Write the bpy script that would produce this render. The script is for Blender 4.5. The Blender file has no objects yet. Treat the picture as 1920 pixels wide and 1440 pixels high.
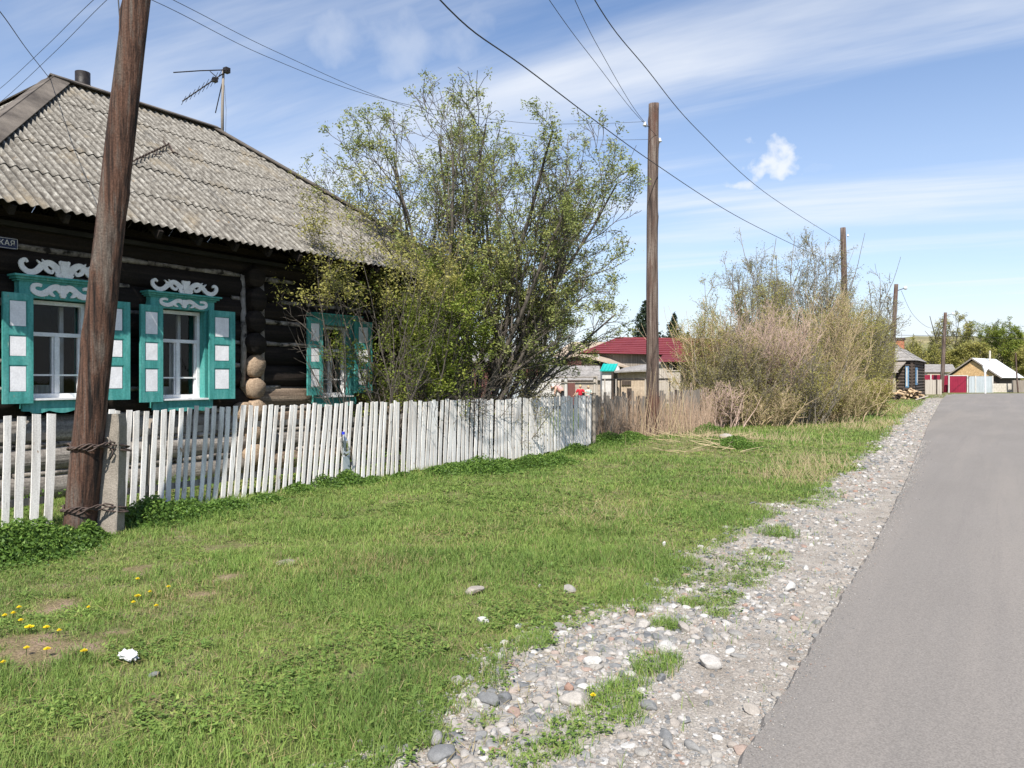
import bpy, math, random
import numpy as np
from mathutils import Vector, Matrix
R = math.radians
# ------------------------------------------------------------------ camera, world, sun, exposure
scene = bpy.context.scene
YAW = R(32.9); F = 1440.0; CH = 1.6; HOR = 710.0
CR = np.array([math.cos(YAW), math.sin(YAW), 0.0])      # camera right
CF = np.array([-math.sin(YAW), math.cos(YAW), 0.0])     # camera forward
cam = bpy.data.cameras.new('camera'); camo = bpy.data.objects.new('camera', cam)
scene.collection.objects.link(camo)
camo.location = (0, 0, CH); camo.rotation_euler = (R(90), 0, YAW)
cam.sensor_width = 36; cam.lens = 36 * F / 1920; cam.shift_y = -10 / 1920
cam.clip_start = 0.05; cam.clip_end = 3000
scene.camera = camo

SUN_EL = R(48); SDX, SDY = -0.44, 0.898                # light travels this way on the ground
sun = bpy.data.lights.new('sun', 'SUN'); suno = bpy.data.objects.new('sun', sun)
scene.collection.objects.link(suno)
sun.energy = 5.0; sun.angle = R(0.5); sun.color = (1.0, 0.95, 0.87)
suno.rotation_euler = Vector((SDX * math.cos(SUN_EL), SDY * math.cos(SUN_EL), -math.sin(SUN_EL))).to_track_quat('-Z', 'Y').to_euler()
scene.view_settings.view_transform = 'Standard'; scene.view_settings.look = 'None'
scene.view_settings.gamma = 1; scene.view_settings.exposure = 0.6
scene.cycles.max_bounces = 6; scene.cycles.transparent_max_bounces = 12
scene.cycles.diffuse_bounces = 3; scene.cycles.glossy_bounces = 2

world = bpy.data.worlds.new('World'); scene.world = world; world.use_nodes = True
nt = world.node_tree; N = nt.nodes; L = nt.links; N.clear()
def wn(t, **k):
    n = N.new(t)
    for a, b in k.items(): setattr(n, a, b)
    return n
def wmath(op, a, b=None, c=None):
    n = N.new('ShaderNodeMath'); n.operation = op
    for i, x in enumerate((a, b, c)):
        if x is None: continue
        if isinstance(x, (int, float)): n.inputs[i].default_value = x
        else: L.new(x, n.inputs[i])
    return n.outputs[0]
sky = wn('ShaderNodeTexSky', sky_type='NISHITA', sun_disc=False)
sky.sun_elevation = SUN_EL; sky.sun_rotation = math.atan2(-SDX, -SDY)
sky.air_density = 1.0; sky.dust_density = 0.6; sky.ozone_density = 2.2; sky.altitude = 300
tc = wn('ShaderNodeTexCoord'); sep = wn('ShaderNodeSeparateXYZ'); L.new(tc.outputs['Generated'], sep.inputs[0])
zz = wmath('ADD', wmath('MAXIMUM', sep.outputs[2], 0.0), 0.10)
px = wmath('DIVIDE', sep.outputs[0], zz); py = wmath('DIVIDE', sep.outputs[1], zz)
comb = wn('ShaderNodeCombineXYZ'); L.new(px, comb.inputs[0]); L.new(py, comb.inputs[1])
def wnoise(rotdeg, scale, sc, det, dist=0.0, off=(0, 0, 0)):
    rot = wn('ShaderNodeMapping'); rot.inputs['Rotation'].default_value = (0, 0, R(rotdeg)); L.new(comb.outputs[0], rot.inputs[0])
    mp = wn('ShaderNodeMapping'); mp.inputs['Scale'].default_value = scale; mp.inputs['Location'].default_value = off
    L.new(rot.outputs[0], mp.inputs[0])
    n = wn('ShaderNodeTexNoise'); n.inputs['Scale'].default_value = sc; n.inputs['Detail'].default_value = det
    n.inputs['Distortion'].default_value = dist; n.inputs['Roughness'].default_value = 0.58
    L.new(mp.outputs[0], n.inputs['Vector']); return n.outputs['Fac']
def wramp(x, a, b, smooth=True):
    n = wn('ShaderNodeMapRange', interpolation_type='SMOOTHSTEP' if smooth else 'LINEAR')
    n.inputs['From Min'].default_value = a; n.inputs['From Max'].default_value = b; L.new(x, n.inputs['Value']); return n.outputs[0]
streak = wramp(wnoise(-5, (0.16, 0.85, 1), 1.5, 7, 0.5, (1.3, 0.4, 0)), 0.44, 0.72)
veil = wramp(wnoise(-5, (0.35, 0.7, 1), 0.55, 4, 0.4, (3.1, 2.0, 0)), 0.34, 0.60)
cir = wmath('MULTIPLY', streak, wmath('MULTIPLY_ADD', veil, 0.86, 0.14))
low = wramp(sep.outputs[2], 0.22, 0.0)
lown = wramp(wnoise(0, (1, 1, 1), 0.22, 4, 0.2, (0.7, 5.0, 0)), 0.38, 0.62)
lowc = wmath('MULTIPLY', low, wmath('MULTIPLY_ADD', lown, 0.22, 0.78))
def puff(u, v, ru, rv, amp, ns=34, e0=1.05, e1=.25, k=2.6):
    d = CR * (u - 960) / F + CF + np.array([0, 0, (HOR - v) / F]); d /= np.linalg.norm(d)
    sv = wn('ShaderNodeVectorMath', operation='SUBTRACT'); L.new(tc.outputs['Generated'], sv.inputs[0]); sv.inputs[1].default_value = tuple(d)
    dr = wn('ShaderNodeVectorMath', operation='DOT_PRODUCT'); L.new(sv.outputs[0], dr.inputs[0]); dr.inputs[1].default_value = tuple(CR)
    a = wmath('DIVIDE', dr.outputs['Value'], ru / F); s2 = wn('ShaderNodeSeparateXYZ'); L.new(sv.outputs[0], s2.inputs[0])
    b = wmath('DIVIDE', s2.outputs[2], rv / F)
    r2 = wmath('ADD', wmath('MULTIPLY', a, a), wmath('MULTIPLY', b, b))
    nn = wn('ShaderNodeTexNoise'); nn.inputs['Scale'].default_value = ns; nn.inputs['Detail'].default_value = 6; L.new(tc.outputs['Generated'], nn.inputs['Vector'])
    e = wmath('ADD', wmath('SQRT', r2), wmath('MULTIPLY', wmath('SUBTRACT', nn.outputs['Fac'], 0.5), k))
    return wmath('MULTIPLY', wramp(e, e0, e1), amp)
pale = wmath('MULTIPLY', wramp(sep.outputs[2], 0.50, 0.08), 0.34)
m = wmath('MAXIMUM', wmath('ADD', cir, wmath('MULTIPLY', pale, wmath('SUBTRACT', 1.0, cir))), lowc)
for p in ((1438, 303, 56, 42, .9), (1380, 348, 40, 16, .75), (745, 85, 170, 60, .42, 16, 1.5, -.3, 3.2), (1545, 312, 50, 16, .25)):
    m = wmath('MAXIMUM', m, puff(*p))
m = wmath('MINIMUM', m, 0.95)
mix = wn('ShaderNodeMixRGB'); L.new(m, mix.inputs[0]); mix.inputs[2].default_value = (6.5, 6.75, 7.15, 1)
tint = wn('ShaderNodeMixRGB', blend_type='MULTIPLY'); tint.inputs[0].default_value = 1; tint.inputs[2].default_value = (0.97, 1.07, 1.19, 1)
L.new(sky.outputs[0], tint.inputs[1]); L.new(tint.outputs[0], mix.inputs[1])
bg = wn('ShaderNodeBackground'); bg.inputs['Strength'].default_value = 0.097; L.new(mix.outputs[0], bg.inputs[0])
wo = wn('ShaderNodeOutputWorld'); L.new(bg.outputs[0], wo.inputs[0])

# ------------------------------------------------------------------ measuring helpers (photo ray -> real point)
def ray(u): return CR * (u - 960) / F + CF
def G(u, v, z=0.0):
    d = F * (CH - z) / (v - HOR); p = ray(u) * d; return float(p[0]), float(p[1])
def D(u, v, d):
    p = ray(u) * d; return np.array([p[0], p[1], CH + (HOR - v) / F * d])
def onX(u, X):
    r = ray(u); d = X / r[0]; return float(r[1] * d), float(d)
def ZX(u, v, X): return CH + (HOR - v) / F * onX(u, X)[1]
def project(P):
    P = np.asarray(P); l = P[..., 0] * CR[0] + P[..., 1] * CR[1]; d = P[..., 0] * CF[0] + P[..., 1] * CF[1]
    return l, d

# ------------------------------------------------------------------ object helpers
C = scene.collection; FRAME = {}
def thing(name, loc, label, cat, rz=0.0, group=None):
    o = bpy.data.objects.new(name, None); C.objects.link(o); o.empty_display_size = .2
    o.location = loc; o.rotation_euler = (0, 0, rz); o['label'] = label; o['category'] = cat
    if group: o['group'] = group
    FRAME[o] = (np.array(loc, float), rz); return o
def tag(o, label=None, cat=None, group=None, kind=None):
    for k, x in (('label', label), ('category', cat), ('group', group), ('kind', kind)):
        if x: o[k] = x
    return o
def mesh_obj(name, V, Fc, mat, parent=None, smooth=False, local=False, attr=None):
    V = np.asarray(V, dtype=np.float64).reshape(-1, 3)
    if parent is not None:
        loc, rz = FRAME[parent]
        if not local:
            V = V - loc
            if rz:
                c, s = math.cos(-rz), math.sin(-rz); V = V @ np.array([[c, s, 0], [-s, c, 0], [0, 0, 1]])
    me = bpy.data.meshes.new(name)
    if isinstance(Fc, np.ndarray):
        n, k = Fc.shape
        me.vertices.add(len(V)); me.vertices.foreach_set('co', V.astype(np.float32).ravel())
        me.loops.add(n * k); me.loops.foreach_set('vertex_index', Fc.astype(np.int32).ravel())
        me.polygons.add(n); me.polygons.foreach_set('loop_start', np.arange(0, n * k, k, dtype=np.int32))
        me.update(calc_edges=True)
    else:
        me.from_pydata(V.tolist(), [], Fc); me.update()
    if smooth: me.polygons.foreach_set('use_smooth', np.ones(len(me.polygons), bool))
    if attr is not None:
        a = me.attributes.new('tint', 'FLOAT', 'POINT'); a.data.foreach_set('value', np.asarray(attr, np.float32))
    me.materials.append(mat)
    o = bpy.data.objects.new(name, me); C.objects.link(o)
    if parent is not None: o.parent = parent; FRAME[o] = FRAME[parent]
    return o
class MB:
    def __init__(s): s.v = []; s.f = []
    def add(s, V, Fs):
        b = len(s.v); s.v.extend([tuple(map(float, p)) for p in V]); s.f.extend([tuple(i + b for i in f) for f in Fs]); return s
    def box(s, a, b):
        (x0, y0, z0), (x1, y1, z1) = a, b
        return s.add([(x0, y0, z0), (x1, y0, z0), (x1, y1, z0), (x0, y1, z0), (x0, y0, z1), (x1, y0, z1), (x1, y1, z1), (x0, y1, z1)],
                     [(0, 3, 2, 1), (4, 5, 6, 7), (0, 1, 5, 4), (1, 2, 6, 5), (2, 3, 7, 6), (3, 0, 4, 7)])
    def beam(s, p, q, w, h, up=(0, 0, 1)):
        p, q = np.array(p, float), np.array(q, float); d = q - p; d /= np.linalg.norm(d); up = np.array(up, float)
        a = np.cross(d, up); a /= np.linalg.norm(a); b = np.cross(a, d)
        V = [c + a * sx * w / 2 + b * sy * h / 2 for c in (p, q) for sx, sy in ((-1, -1), (1, -1), (1, 1), (-1, 1))]
        return s.add(V, [(0, 1, 2, 3), (7, 6, 5, 4), (0, 4, 5, 1), (1, 5, 6, 2), (2, 6, 7, 3), (3, 7, 4, 0)])
    def tube(s, pts, rad, n=8, cap=True, jit=None):
        pts = np.asarray(pts, float); m = len(pts)
        if np.isscalar(rad): rad = [rad] * m
        T = np.gradient(pts, axis=0); T /= np.linalg.norm(T, axis=1)[:, None] + 1e-12
        ref = np.array([0, 0, 1.]) if abs(T[0][2]) < .9 else np.array([1., 0, 0])
        V = []
        for i in range(m):
            a = np.cross(ref, T[i]); a /= np.linalg.norm(a) + 1e-12; b = np.cross(T[i], a)
            for k in range(n):
                t = 2 * math.pi * k / n; r = rad[i] * (1 if jit is None else jit(i, k)); V.append(pts[i] + (a * math.cos(t) + b * math.sin(t)) * r)
        Fs = [(i * n + k, i * n + (k + 1) % n, (i + 1) * n + (k + 1) % n, (i + 1) * n + k) for i in range(m - 1) for k in range(n)]
        if cap: Fs += [tuple(range(n))[::-1], tuple((m - 1) * n + k for k in range(n))]
        return s.add(V, Fs)
    def prism(s, poly, fn, t0, t1):
        n = len(poly)
        return s.add([fn(a, b, t0) for a, b in poly] + [fn(a, b, t1) for a, b in poly],
                     [tuple(range(n))[::-1], tuple(range(n, 2 * n))] + [(i, (i + 1) % n, n + (i + 1) % n, n + i) for i in range(n)])
    def strip(s, pts, wid, fn, t0, t1):
        pts = np.asarray(pts, float); T = np.gradient(pts, axis=0); T /= np.linalg.norm(T, axis=1)[:, None] + 1e-9
        nr = np.stack([-T[:, 1], T[:, 0]], 1); w = np.asarray(wid)[:, None] / 2
        l = pts + nr * w; r = pts - nr * w; m = len(pts); V = []
        for i in range(m): V += [fn(*l[i], t0), fn(*r[i], t0), fn(*l[i], t1), fn(*r[i], t1)]
        Fs = []
        for i in range(m - 1):
            a, b = 4 * i, 4 * i + 4
            Fs += [(a, a + 1, b + 1, b), (a + 2, b + 2, b + 3, a + 3), (a, b, b + 2, a + 2), (a + 1, a + 3, b + 3, b + 1)]
        Fs += [(0, 2, 3, 1), (4 * m - 4, 4 * m - 3, 4 * m - 1, 4 * m - 2)]
        return s.add(V, Fs)
    def build(s, name, mat, parent=None, smooth=False, local=False):
        return mesh_obj(name, s.v, s.f, mat, parent, smooth, local)

# ------------------------------------------------------------------ materials
def hexc(*c): return (c[0], c[1], c[2], 1)
def mat(name, cols, scale=4.0, stretch=(1, 1, 1), rough=.85, bump=.25, bscale=None, detail=7, speck=None, spec=.3, metal=0.0,
        patch=None, tintcols=None, trans=0.0, coord='Object', bdist=.02, wrough=.6):
    m = bpy.data.materials.new(name); m.use_nodes = True; t = m.node_tree; n = t.nodes; l = t.links
    b = n['Principled BSDF']; b.inputs['Roughness'].default_value = rough; b.inputs['Metallic'].default_value = metal
    b.inputs['Specular IOR Level'].default_value = spec
    tc = n.new('ShaderNodeTexCoord'); mp = n.new('ShaderNodeMapping'); mp.inputs['Scale'].default_value = stretch; l.new(tc.outputs[coord], mp.inputs[0])
    nz = n.new('ShaderNodeTexNoise'); nz.inputs['Scale'].default_value = scale; nz.inputs['Detail'].default_value = detail; nz.inputs['Roughness'].default_value = wrough
    l.new(mp.outputs[0], nz.inputs['Vector'])
    def ramp(cs, src):
        r = n.new('ShaderNodeValToRGB'); e = r.color_ramp.elements
        while len(e) < len(cs): e.new(.5)
        for k, (p, c) in enumerate(cs): e[k].position = p; e[k].color = hexc(*c)
        l.new(src, r.inputs[0]); return r.outputs[0]
    def mixc(f, a, c, mode='MIX'):
        x = n.new('ShaderNodeMixRGB'); x.blend_type = mode
        if isinstance(f, float): x.inputs[0].default_value = f
        else: l.new(f, x.inputs[0])
        l.new(a, x.inputs[1])
        if isinstance(c, tuple): x.inputs[2].default_value = hexc(*c)
        else: l.new(c, x.inputs[2])
        return x.outputs[0]
    col = ramp(cols, nz.outputs['Fac'])
    if tintcols:
        at = n.new('ShaderNodeAttribute'); at.attribute_name = 'tint'; tcx = ramp(tintcols, at.outputs['Fac'])
        col = mixc(1.0, tcx, col, 'MULTIPLY') if cols[0][1] is not None else tcx
    for pt in (patch or []):                      # (scale, lo, hi, colour, stretch)
        pm = n.new('ShaderNodeMapping'); pm.inputs['Scale'].default_value = pt[4] if len(pt) > 4 else (1, 1, 1); l.new(tc.outputs[coord], pm.inputs[0])
        pm.inputs['Location'].default_value = (pt[0] * 1.7, 3.3, 1.1)
        pn = n.new('ShaderNodeTexNoise'); pn.inputs['Scale'].default_value = pt[0]; pn.inputs['Detail'].default_value = 8; pn.inputs['Roughness'].default_value = .65
        l.new(pm.outputs[0], pn.inputs['Vector'])
        rr = n.new('ShaderNodeMapRange'); rr.inputs['From Min'].default_value = pt[1]; rr.inputs['From Max'].default_value = pt[2]; l.new(pn.outputs['Fac'], rr.inputs['Value'])
        col = mixc(rr.outputs[0], col, pt[3])
    if speck:                                      # (scale, amount)
        sn = n.new('ShaderNodeTexNoise'); sn.inputs['Scale'].default_value = speck[0]; sn.inputs['Detail'].default_value = 3; l.new(tc.outputs[coord], sn.inputs['Vector'])
        a = speck[1]; sr = ramp([(.3, (1 - a,) * 3), (.7, (1 + a,) * 3)], sn.outputs['Fac']); col = mixc(1.0, col, sr, 'MULTIPLY')
    l.new(col, b.inputs['Base Color'])
    if bump:
        bn = n.new('ShaderNodeTexNoise'); bn.inputs['Scale'].default_value = bscale or scale * 3; bn.inputs['Detail'].default_value = 6; bn.inputs['Roughness'].default_value = .65
        l.new(mp.outputs[0], bn.inputs['Vector']); bp = n.new('ShaderNodeBump'); bp.inputs['Strength'].default_value = bump; bp.inputs['Distance'].default_value = bdist
        l.new(bn.outputs['Fac'], bp.inputs['Height']); l.new(bp.outputs[0], b.inputs['Normal'])
    if trans:
        tr = n.new('ShaderNodeBsdfTranslucent'); l.new(col, tr.inputs[0]); ms = n.new('ShaderNodeMixShader'); ms.inputs[0].default_value = trans
        l.new(b.outputs[0], ms.inputs[1]); l.new(tr.outputs[0], ms.inputs[2]); l.new(ms.outputs[0], n['Material Output'].inputs[0])
    return m
VS = (1, 1, .06)      # vertical grain
YS = (1, .05, 1)      # grain along the street
M = {}
M['soil'] = mat('soil', [(.3, (.10, .115, .04)), (.5, (.17, .165, .07)), (.7, (.25, .21, .13))], 5, rough=1, bump=.9, bscale=45, speck=(90, .45), spec=.1, tintcols=[(0, (.95, .95, .95)), (.6, (1.25, 1.0, 1.35))],
                patch=[(.25, .5, .6, (.10, .13, .035))])
M['gravel_base'] = mat('gravel_base', [(.3, (.235, .205, .172)), (.5, (.325, .29, .25)), (.7, (.40, .365, .32))], 3.5, rough=1, bump=.8, bscale=45, speck=(110, .35), spec=.15, detail=10)
M['asphalt'] = mat('asphalt', [(.3, (.196, .178, .160)), (.55, (.214, .195, .176)), (.75, (.24, .218, .197))], .5, (1, .35, 1), rough=.95, bump=.5, bscale=120, speck=(120, .22), spec=.25, bdist=.006,
                   patch=[(.9, .48, .68, (.238, .214, .19), (1.6, .10, 1)), (2.4, .56, .74, (.196, .178, .162), (2.2, .06, 1))])
M['stone'] = mat('stone', [(.3, (.8, .8, .8)), (.7, (1.1, 1.1, 1.1))], 25, rough=.85, bump=.3, bscale=60, speck=(180, .15), spec=.3,
                 tintcols=[(0, (.14, .145, .15)), (.22, (.22, .217, .21)), (.42, (.30, .28, .25)), (.62, (.34, .30, .26)), (.66, (.30, .19, .145)), (.69, (.35, .32, .285)), (.90, (.42, .40, .375)), (1, (.56, .545, .51))])
GT = [(0, (.09, .16, .038)), (.3, (.16, .255, .06)), (.6, (.235, .33, .08)), (.82, (.31, .37, .11)), (.9, (.34, .27, .13)), (1, (.45, .37, .21))]
M['grass'] = mat('grass', [(.3, (.85, .85, .85)), (.7, (1.2, 1.18, 1.1))], .8, rough=.6, bump=0, spec=.25, tintcols=GT, trans=.35)
M['weed'] = mat('weed', [(.3, (.85, .85, .85)), (.7, (1.15, 1.15, 1.1))], 4, rough=.55, bump=0, spec=.3, trans=.35,
                tintcols=[(0, (.055, .11, .025)), (.5, (.13, .23, .04)), (1, (.26, .37, .08))])
M['leaf_rowan'] = mat('leaf_rowan', [(.3, (.85, .85, .85)), (.7, (1.2, 1.2, 1.1))], 1.5, rough=.55, bump=0, trans=.35,
                tintcols=[(0, (.15, .19, .06)), (.5, (.27, .31, .10)), (.85, (.38, .38, .13)), (1, (.35, .26, .12))])
M['leaf_shrub'] = mat('leaf_shrub', [(.3, (.85, .85, .85)), (.7, (1.2, 1.2, 1.1))], 1.5, rough=.55, bump=0, trans=.4,
                tintcols=[(0, (.10, .14, .025)), (.5, (.20, .26, .04)), (1, (.36, .35, .08))])
M['leaf_pale'] = mat('leaf_pale', [(.3, (.85, .85, .85)), (.7, (1.2, 1.2, 1.1))], 1.5, rough=.6, bump=0, trans=.4,
                tintcols=[(0, (.22, .23, .07)), (.5, (.34, .32, .09)), (1, (.46, .41, .14))])
M['leaf_olive'] = mat('leaf_olive', [(.3, (.85, .85, .85)), (.7, (1.2, 1.2, 1.1))], 1.5, rough=.6, bump=0, trans=.4,
                tintcols=[(0, (.17, .165, .065)), (.5, (.27, .25, .10)), (1, (.39, .34, .14))])
M['leaf_spruce'] = mat('leaf_spruce', [(.3, (.85, .85, .85)), (.7, (1.2, 1.2, 1.1))], 2, rough=.6, bump=0, trans=.15,
                tintcols=[(0, (.02, .035, .02)), (1, (.05, .075, .04))])
M['bark_dark'] = mat('bark_dark', [(.3, (.05, .041, .034)), (.7, (.15, .13, .108))], 9, (1, 1, .3), bump=.5)
M['bark_grey'] = mat('bark_grey', [(.3, (.13, .11, .09)), (.7, (.27, .235, .19))], 9, (1, 1, .3), bump=.5)
M['bark_pink'] = mat('bark_pink', [(.3, (.34, .24, .20)), (.7, (.54, .40, .33))], 3, (1, 1, .3), bump=.2)
M['bark_tan'] = mat('bark_tan', [(.3, (.34, .26, .16)), (.7, (.55, .43, .28))], 3, (1, 1, .3), bump=.2)
M['reed'] = mat('reed', [(.3, (.30, .205, .14)), (.7, (.50, .37, .27))], 2, rough=.8, bump=0)
M['straw'] = mat('straw', [(.3, (.38, .29, .16)), (.7, (.58, .47, .30))], 2, rough=.8, bump=0)
M['pole_wood'] = mat('pole_wood', [(.34, (.010, .007, .006)), (.43, (.038, .021, .015)), (.54, (.098, .050, .033)), (.64, (.105, .080, .066)), (.74, (.15, .13, .11))], 20, (1, 1, .045), rough=.9, bump=1.0, bscale=26, speck=(60, .35), bdist=.03,
                     patch=[(4, .54, .68, (.125, .105, .088), (1, 1, .2)), (9, .62, .66, (.010, .008, .007), (1.5, 1.5, .035)), (5, .64, .72, (.022, .015, .012), (1, 1, .6))])
M['pole_grey'] = mat('pole_grey', [(.34, (.03, .022, .019)), (.45, (.09, .062, .05)), (.58, (.155, .12, .10)), (.72, (.24, .21, .185))], 18, (1, 1, .045), rough=.9, bump=.9, bscale=24, speck=(50, .3),
                     patch=[(1.6, .5, .62, (.10, .05, .036), (1, 1, .3)), (3, .64, .70, (.03, .022, .02), (1, 1, .8))])
M['concrete'] = mat('concrete', [(.3, (.20, .175, .145)), (.7, (.30, .265, .225))], 4, rough=.95, bump=.5, bscale=40, speck=(90, .25),
                    patch=[(3, .6, .7, (.34, .30, .255)), (9, .66, .72, (.18, .16, .14))])
M['wire'] = mat('wire', [(.3, (.02, .02, .022)), (.7, (.05, .05, .052))], 9, rough=.6, bump=0)
M['rust_wire'] = mat('rust_wire', [(.3, (.045, .032, .028)), (.7, (.12, .085, .07))], 20, rough=.8, bump=.4)
M['picket'] = mat('picket', [(.25, (.32, .29, .26)), (.42, (.64, .61, .575)), (.6, (.80, .775, .74)), (.8, (.84, .82, .79))], 9, (1, 1, .08), rough=.8, bump=.5, bscale=22, speck=(70, .12), bdist=.008,
                  patch=[(7, .54, .68, (.42, .39, .36), (1, 1, .12)), (2.2, .56, .72, (.52, .48, .44), (1, 1, .5)), (26, .60, .68, (.22, .20, .175), (1, 1, .07)), (1.1, .52, .62, (.60, .57, .53), (1, 6, .2)), (12, .66, .70, (.34, .23, .15), (1, 1, .5))])
M['rail'] = mat('rail', [(.3, (.17, .15, .13)), (.7, (.33, .30, .26))], 8, YS, bump=.5)
M['teal'] = mat('teal', [(.25, (.035, .19, .17)), (.5, (.06, .275, .25)), (.75, (.13, .38, .345))], 14, (1, 1, .15), rough=.6, bump=.5, bscale=30, bdist=.006, speck=(40, .15),
                patch=[(11, .66, .72, (.22, .36, .30), (1, 1, .2)), (22, .69, .74, (.30, .25, .2), (1, 1, .2))])
M['white_paint'] = mat('white_paint', [(.3, (.62, .61, .60)), (.7, (.80, .79, .78))], 9, rough=.6, bump=.4, bscale=30, bdist=.005, speck=(50, .08),
                       patch=[(14, .68, .73, (.42, .38, .33), (1, 1, .3))])
M['shutter_white'] = mat('shutter_white', [(.3, (.66, .65, .66)), (.7, (.80, .79, .80))], 7, rough=.6, bump=.5, bscale=26, bdist=.006, speck=(45, .07),
                       patch=[(12, .67, .72, (.50, .45, .42), (1, 1, .25))])
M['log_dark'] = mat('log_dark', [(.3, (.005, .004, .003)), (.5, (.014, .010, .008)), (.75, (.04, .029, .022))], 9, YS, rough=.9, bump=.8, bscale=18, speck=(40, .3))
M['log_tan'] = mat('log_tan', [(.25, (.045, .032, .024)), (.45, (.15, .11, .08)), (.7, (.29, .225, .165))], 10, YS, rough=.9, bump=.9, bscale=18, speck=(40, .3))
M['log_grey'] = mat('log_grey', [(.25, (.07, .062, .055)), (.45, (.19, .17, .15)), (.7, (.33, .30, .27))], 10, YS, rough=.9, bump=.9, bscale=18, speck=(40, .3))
M['log_end'] = mat('log_end', [(.3, (.23, .16, .105)), (.7, (.42, .315, .22))], 12, (1, 1, 3), rough=.9, bump=.9, bscale=30, speck=(60, .25))
M['chink'] = mat('chink', [(.38, (.02, .017, .014)), (.48, (.20, .175, .15)), (.7, (.40, .36, .32))], 6, rough=1, bump=.7, bscale=25)
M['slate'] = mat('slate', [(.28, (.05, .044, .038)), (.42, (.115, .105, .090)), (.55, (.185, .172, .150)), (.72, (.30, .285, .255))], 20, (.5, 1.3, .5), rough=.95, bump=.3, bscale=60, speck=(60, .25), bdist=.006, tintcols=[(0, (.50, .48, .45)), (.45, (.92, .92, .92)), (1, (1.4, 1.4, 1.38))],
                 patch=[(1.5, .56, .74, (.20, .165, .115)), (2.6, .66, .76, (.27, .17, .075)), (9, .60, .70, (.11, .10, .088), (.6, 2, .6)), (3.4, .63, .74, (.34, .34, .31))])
M['ridge_wood'] = mat('ridge_wood', [(.3, (.06, .05, .042)), (.7, (.17, .145, .12))], 8, (.3, .3, .3), bump=.6)
M['black_metal'] = mat('black_metal', [(.3, (.006, .006, .006)), (.7, (.028, .022, .02))], 8, rough=.5, bump=.3)
M['steel'] = mat('steel', [(.3, (.12, .12, .13)), (.7, (.25, .25, .26))], 12, rough=.5, metal=.6, bump=.1)
M['porcelain'] = mat('porcelain', [(.3, (.7, .7, .7)), (.7, (.8, .8, .8))], 12, rough=.25, bump=0, spec=.5)
M['sign_blue'] = mat('sign_blue', [(.3, (.010, .014, .055)), (.7, (.014, .02, .075))], 6, rough=.4, bump=0)
M['curtain'] = mat('curtain', [(.3, (.55, .55, .56)), (.7, (.78, .78, .78))], 12, (1, 3, .1), rough=.9, bump=.5)
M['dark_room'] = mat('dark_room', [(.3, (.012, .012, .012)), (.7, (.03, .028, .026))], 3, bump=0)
M['maroon'] = mat('maroon', [(.3, (.20, .012, .035)), (.7, (.27, .018, .045))], 1, rough=.5, bump=0)
M['red_roof'] = mat('red_roof', [(.3, (.165, .026, .030)), (.7, (.21, .04, .043))], 1.2, rough=.45, bump=0, spec=.4)
M['teal_metal'] = mat('teal_metal', [(.3, (.01, .33, .29)), (.7, (.02, .42, .37))], 2, rough=.4, bump=0)
M['zinc'] = mat('zinc', [(.3, (.36, .40, .42)), (.7, (.48, .52, .54))], 3, (1, 1, .2), rough=.45, bump=.1, metal=.2)
M['plank_grey'] = mat('plank_grey', [(.3, (.16, .135, .11)), (.7, (.33, .29, .245))], 8, (3, 3, .1), bump=.4)
M['plank_tan'] = mat('plank_tan', [(.3, (.30, .26, .22)), (.7, (.50, .45, .39))], 8, (3, 3, .1), bump=.4)
M['plank_dark'] = mat('plank_dark', [(.3, (.03, .024, .02)), (.7, (.10, .075, .06))], 8, (3, 3, .1), bump=.4)
M['plank_red'] = mat('plank_red', [(.3, (.09, .035, .03)), (.7, (.16, .07, .06))], 8, (3, 3, .1), bump=.4)
M['board_h'] = mat('board_h', [(.3, (.26, .22, .18)), (.7, (.44, .385, .32))], 8, (.1, 3, 3), bump=.4)
M['roof_grey'] = mat('roof_grey', [(.3, (.19, .178, .165)), (.7, (.31, .29, .27))], 2.5, (1, 1, 1), bump=.3, speck=(10, .2))
M['roof_tan'] = mat('roof_tan', [(.3, (.33, .26, .19)), (.7, (.46, .37, .28))], 2.5, bump=.2, speck=(8, .15))
M['osb'] = mat('osb', [(.3, (.38, .24, .11)), (.7, (.58, .40, .21))], 5, bump=.2, speck=(12, .25))
M['whitewash'] = mat('whitewash', [(.3, (.40, .385, .36)), (.7, (.56, .54, .51))], 2, bump=.2, speck=(9, .1))
M['bare_tin'] = mat('bare_tin', [(.3, (.62, .63, .65)), (.7, (.78, .79, .80))], 2, rough=.4, bump=0, spec=.4)
M['brick'] = mat('brick', [(.3, (.30, .11, .06)), (.7, (.45, .18, .10))], 5, bump=.3, speck=(12, .2))
M['blue_paint'] = mat('blue_paint', [(.3, (.06, .14, .27)), (.7, (.16, .30, .42))], 4, bump=0)
M['block_grey'] = mat('block_grey', [(.3, (.42, .38, .32)), (.7, (.56, .52, .45))], 3, bump=.3)
M['log_cut'] = mat('log_cut', [(.3, (.42, .29, .17)), (.7, (.60, .45, .29))], 6, bump=.2)
M['petal'] = mat('petal', [(.3, (.80, .58, .01)), (.7, (.88, .70, .02))], 40, rough=.6, bump=0, trans=.2)
M['skin'] = mat('skin', [(.3, (.45, .27, .19)), (.7, (.52, .33, .24))], 6, rough=.55, bump=0)
M['cloth_red'] = mat('cloth_red', [(.3, (.38, .01, .025)), (.7, (.48, .02, .035))], 6, bump=0)
M['cloth_black'] = mat('cloth_black', [(.3, (.015, .015, .018)), (.7, (.03, .03, .035))], 6, bump=0)
M['cloth_pink'] = mat('cloth_pink', [(.3, (.55, .28, .26)), (.7, (.68, .40, .37))], 6, bump=0)
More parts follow.
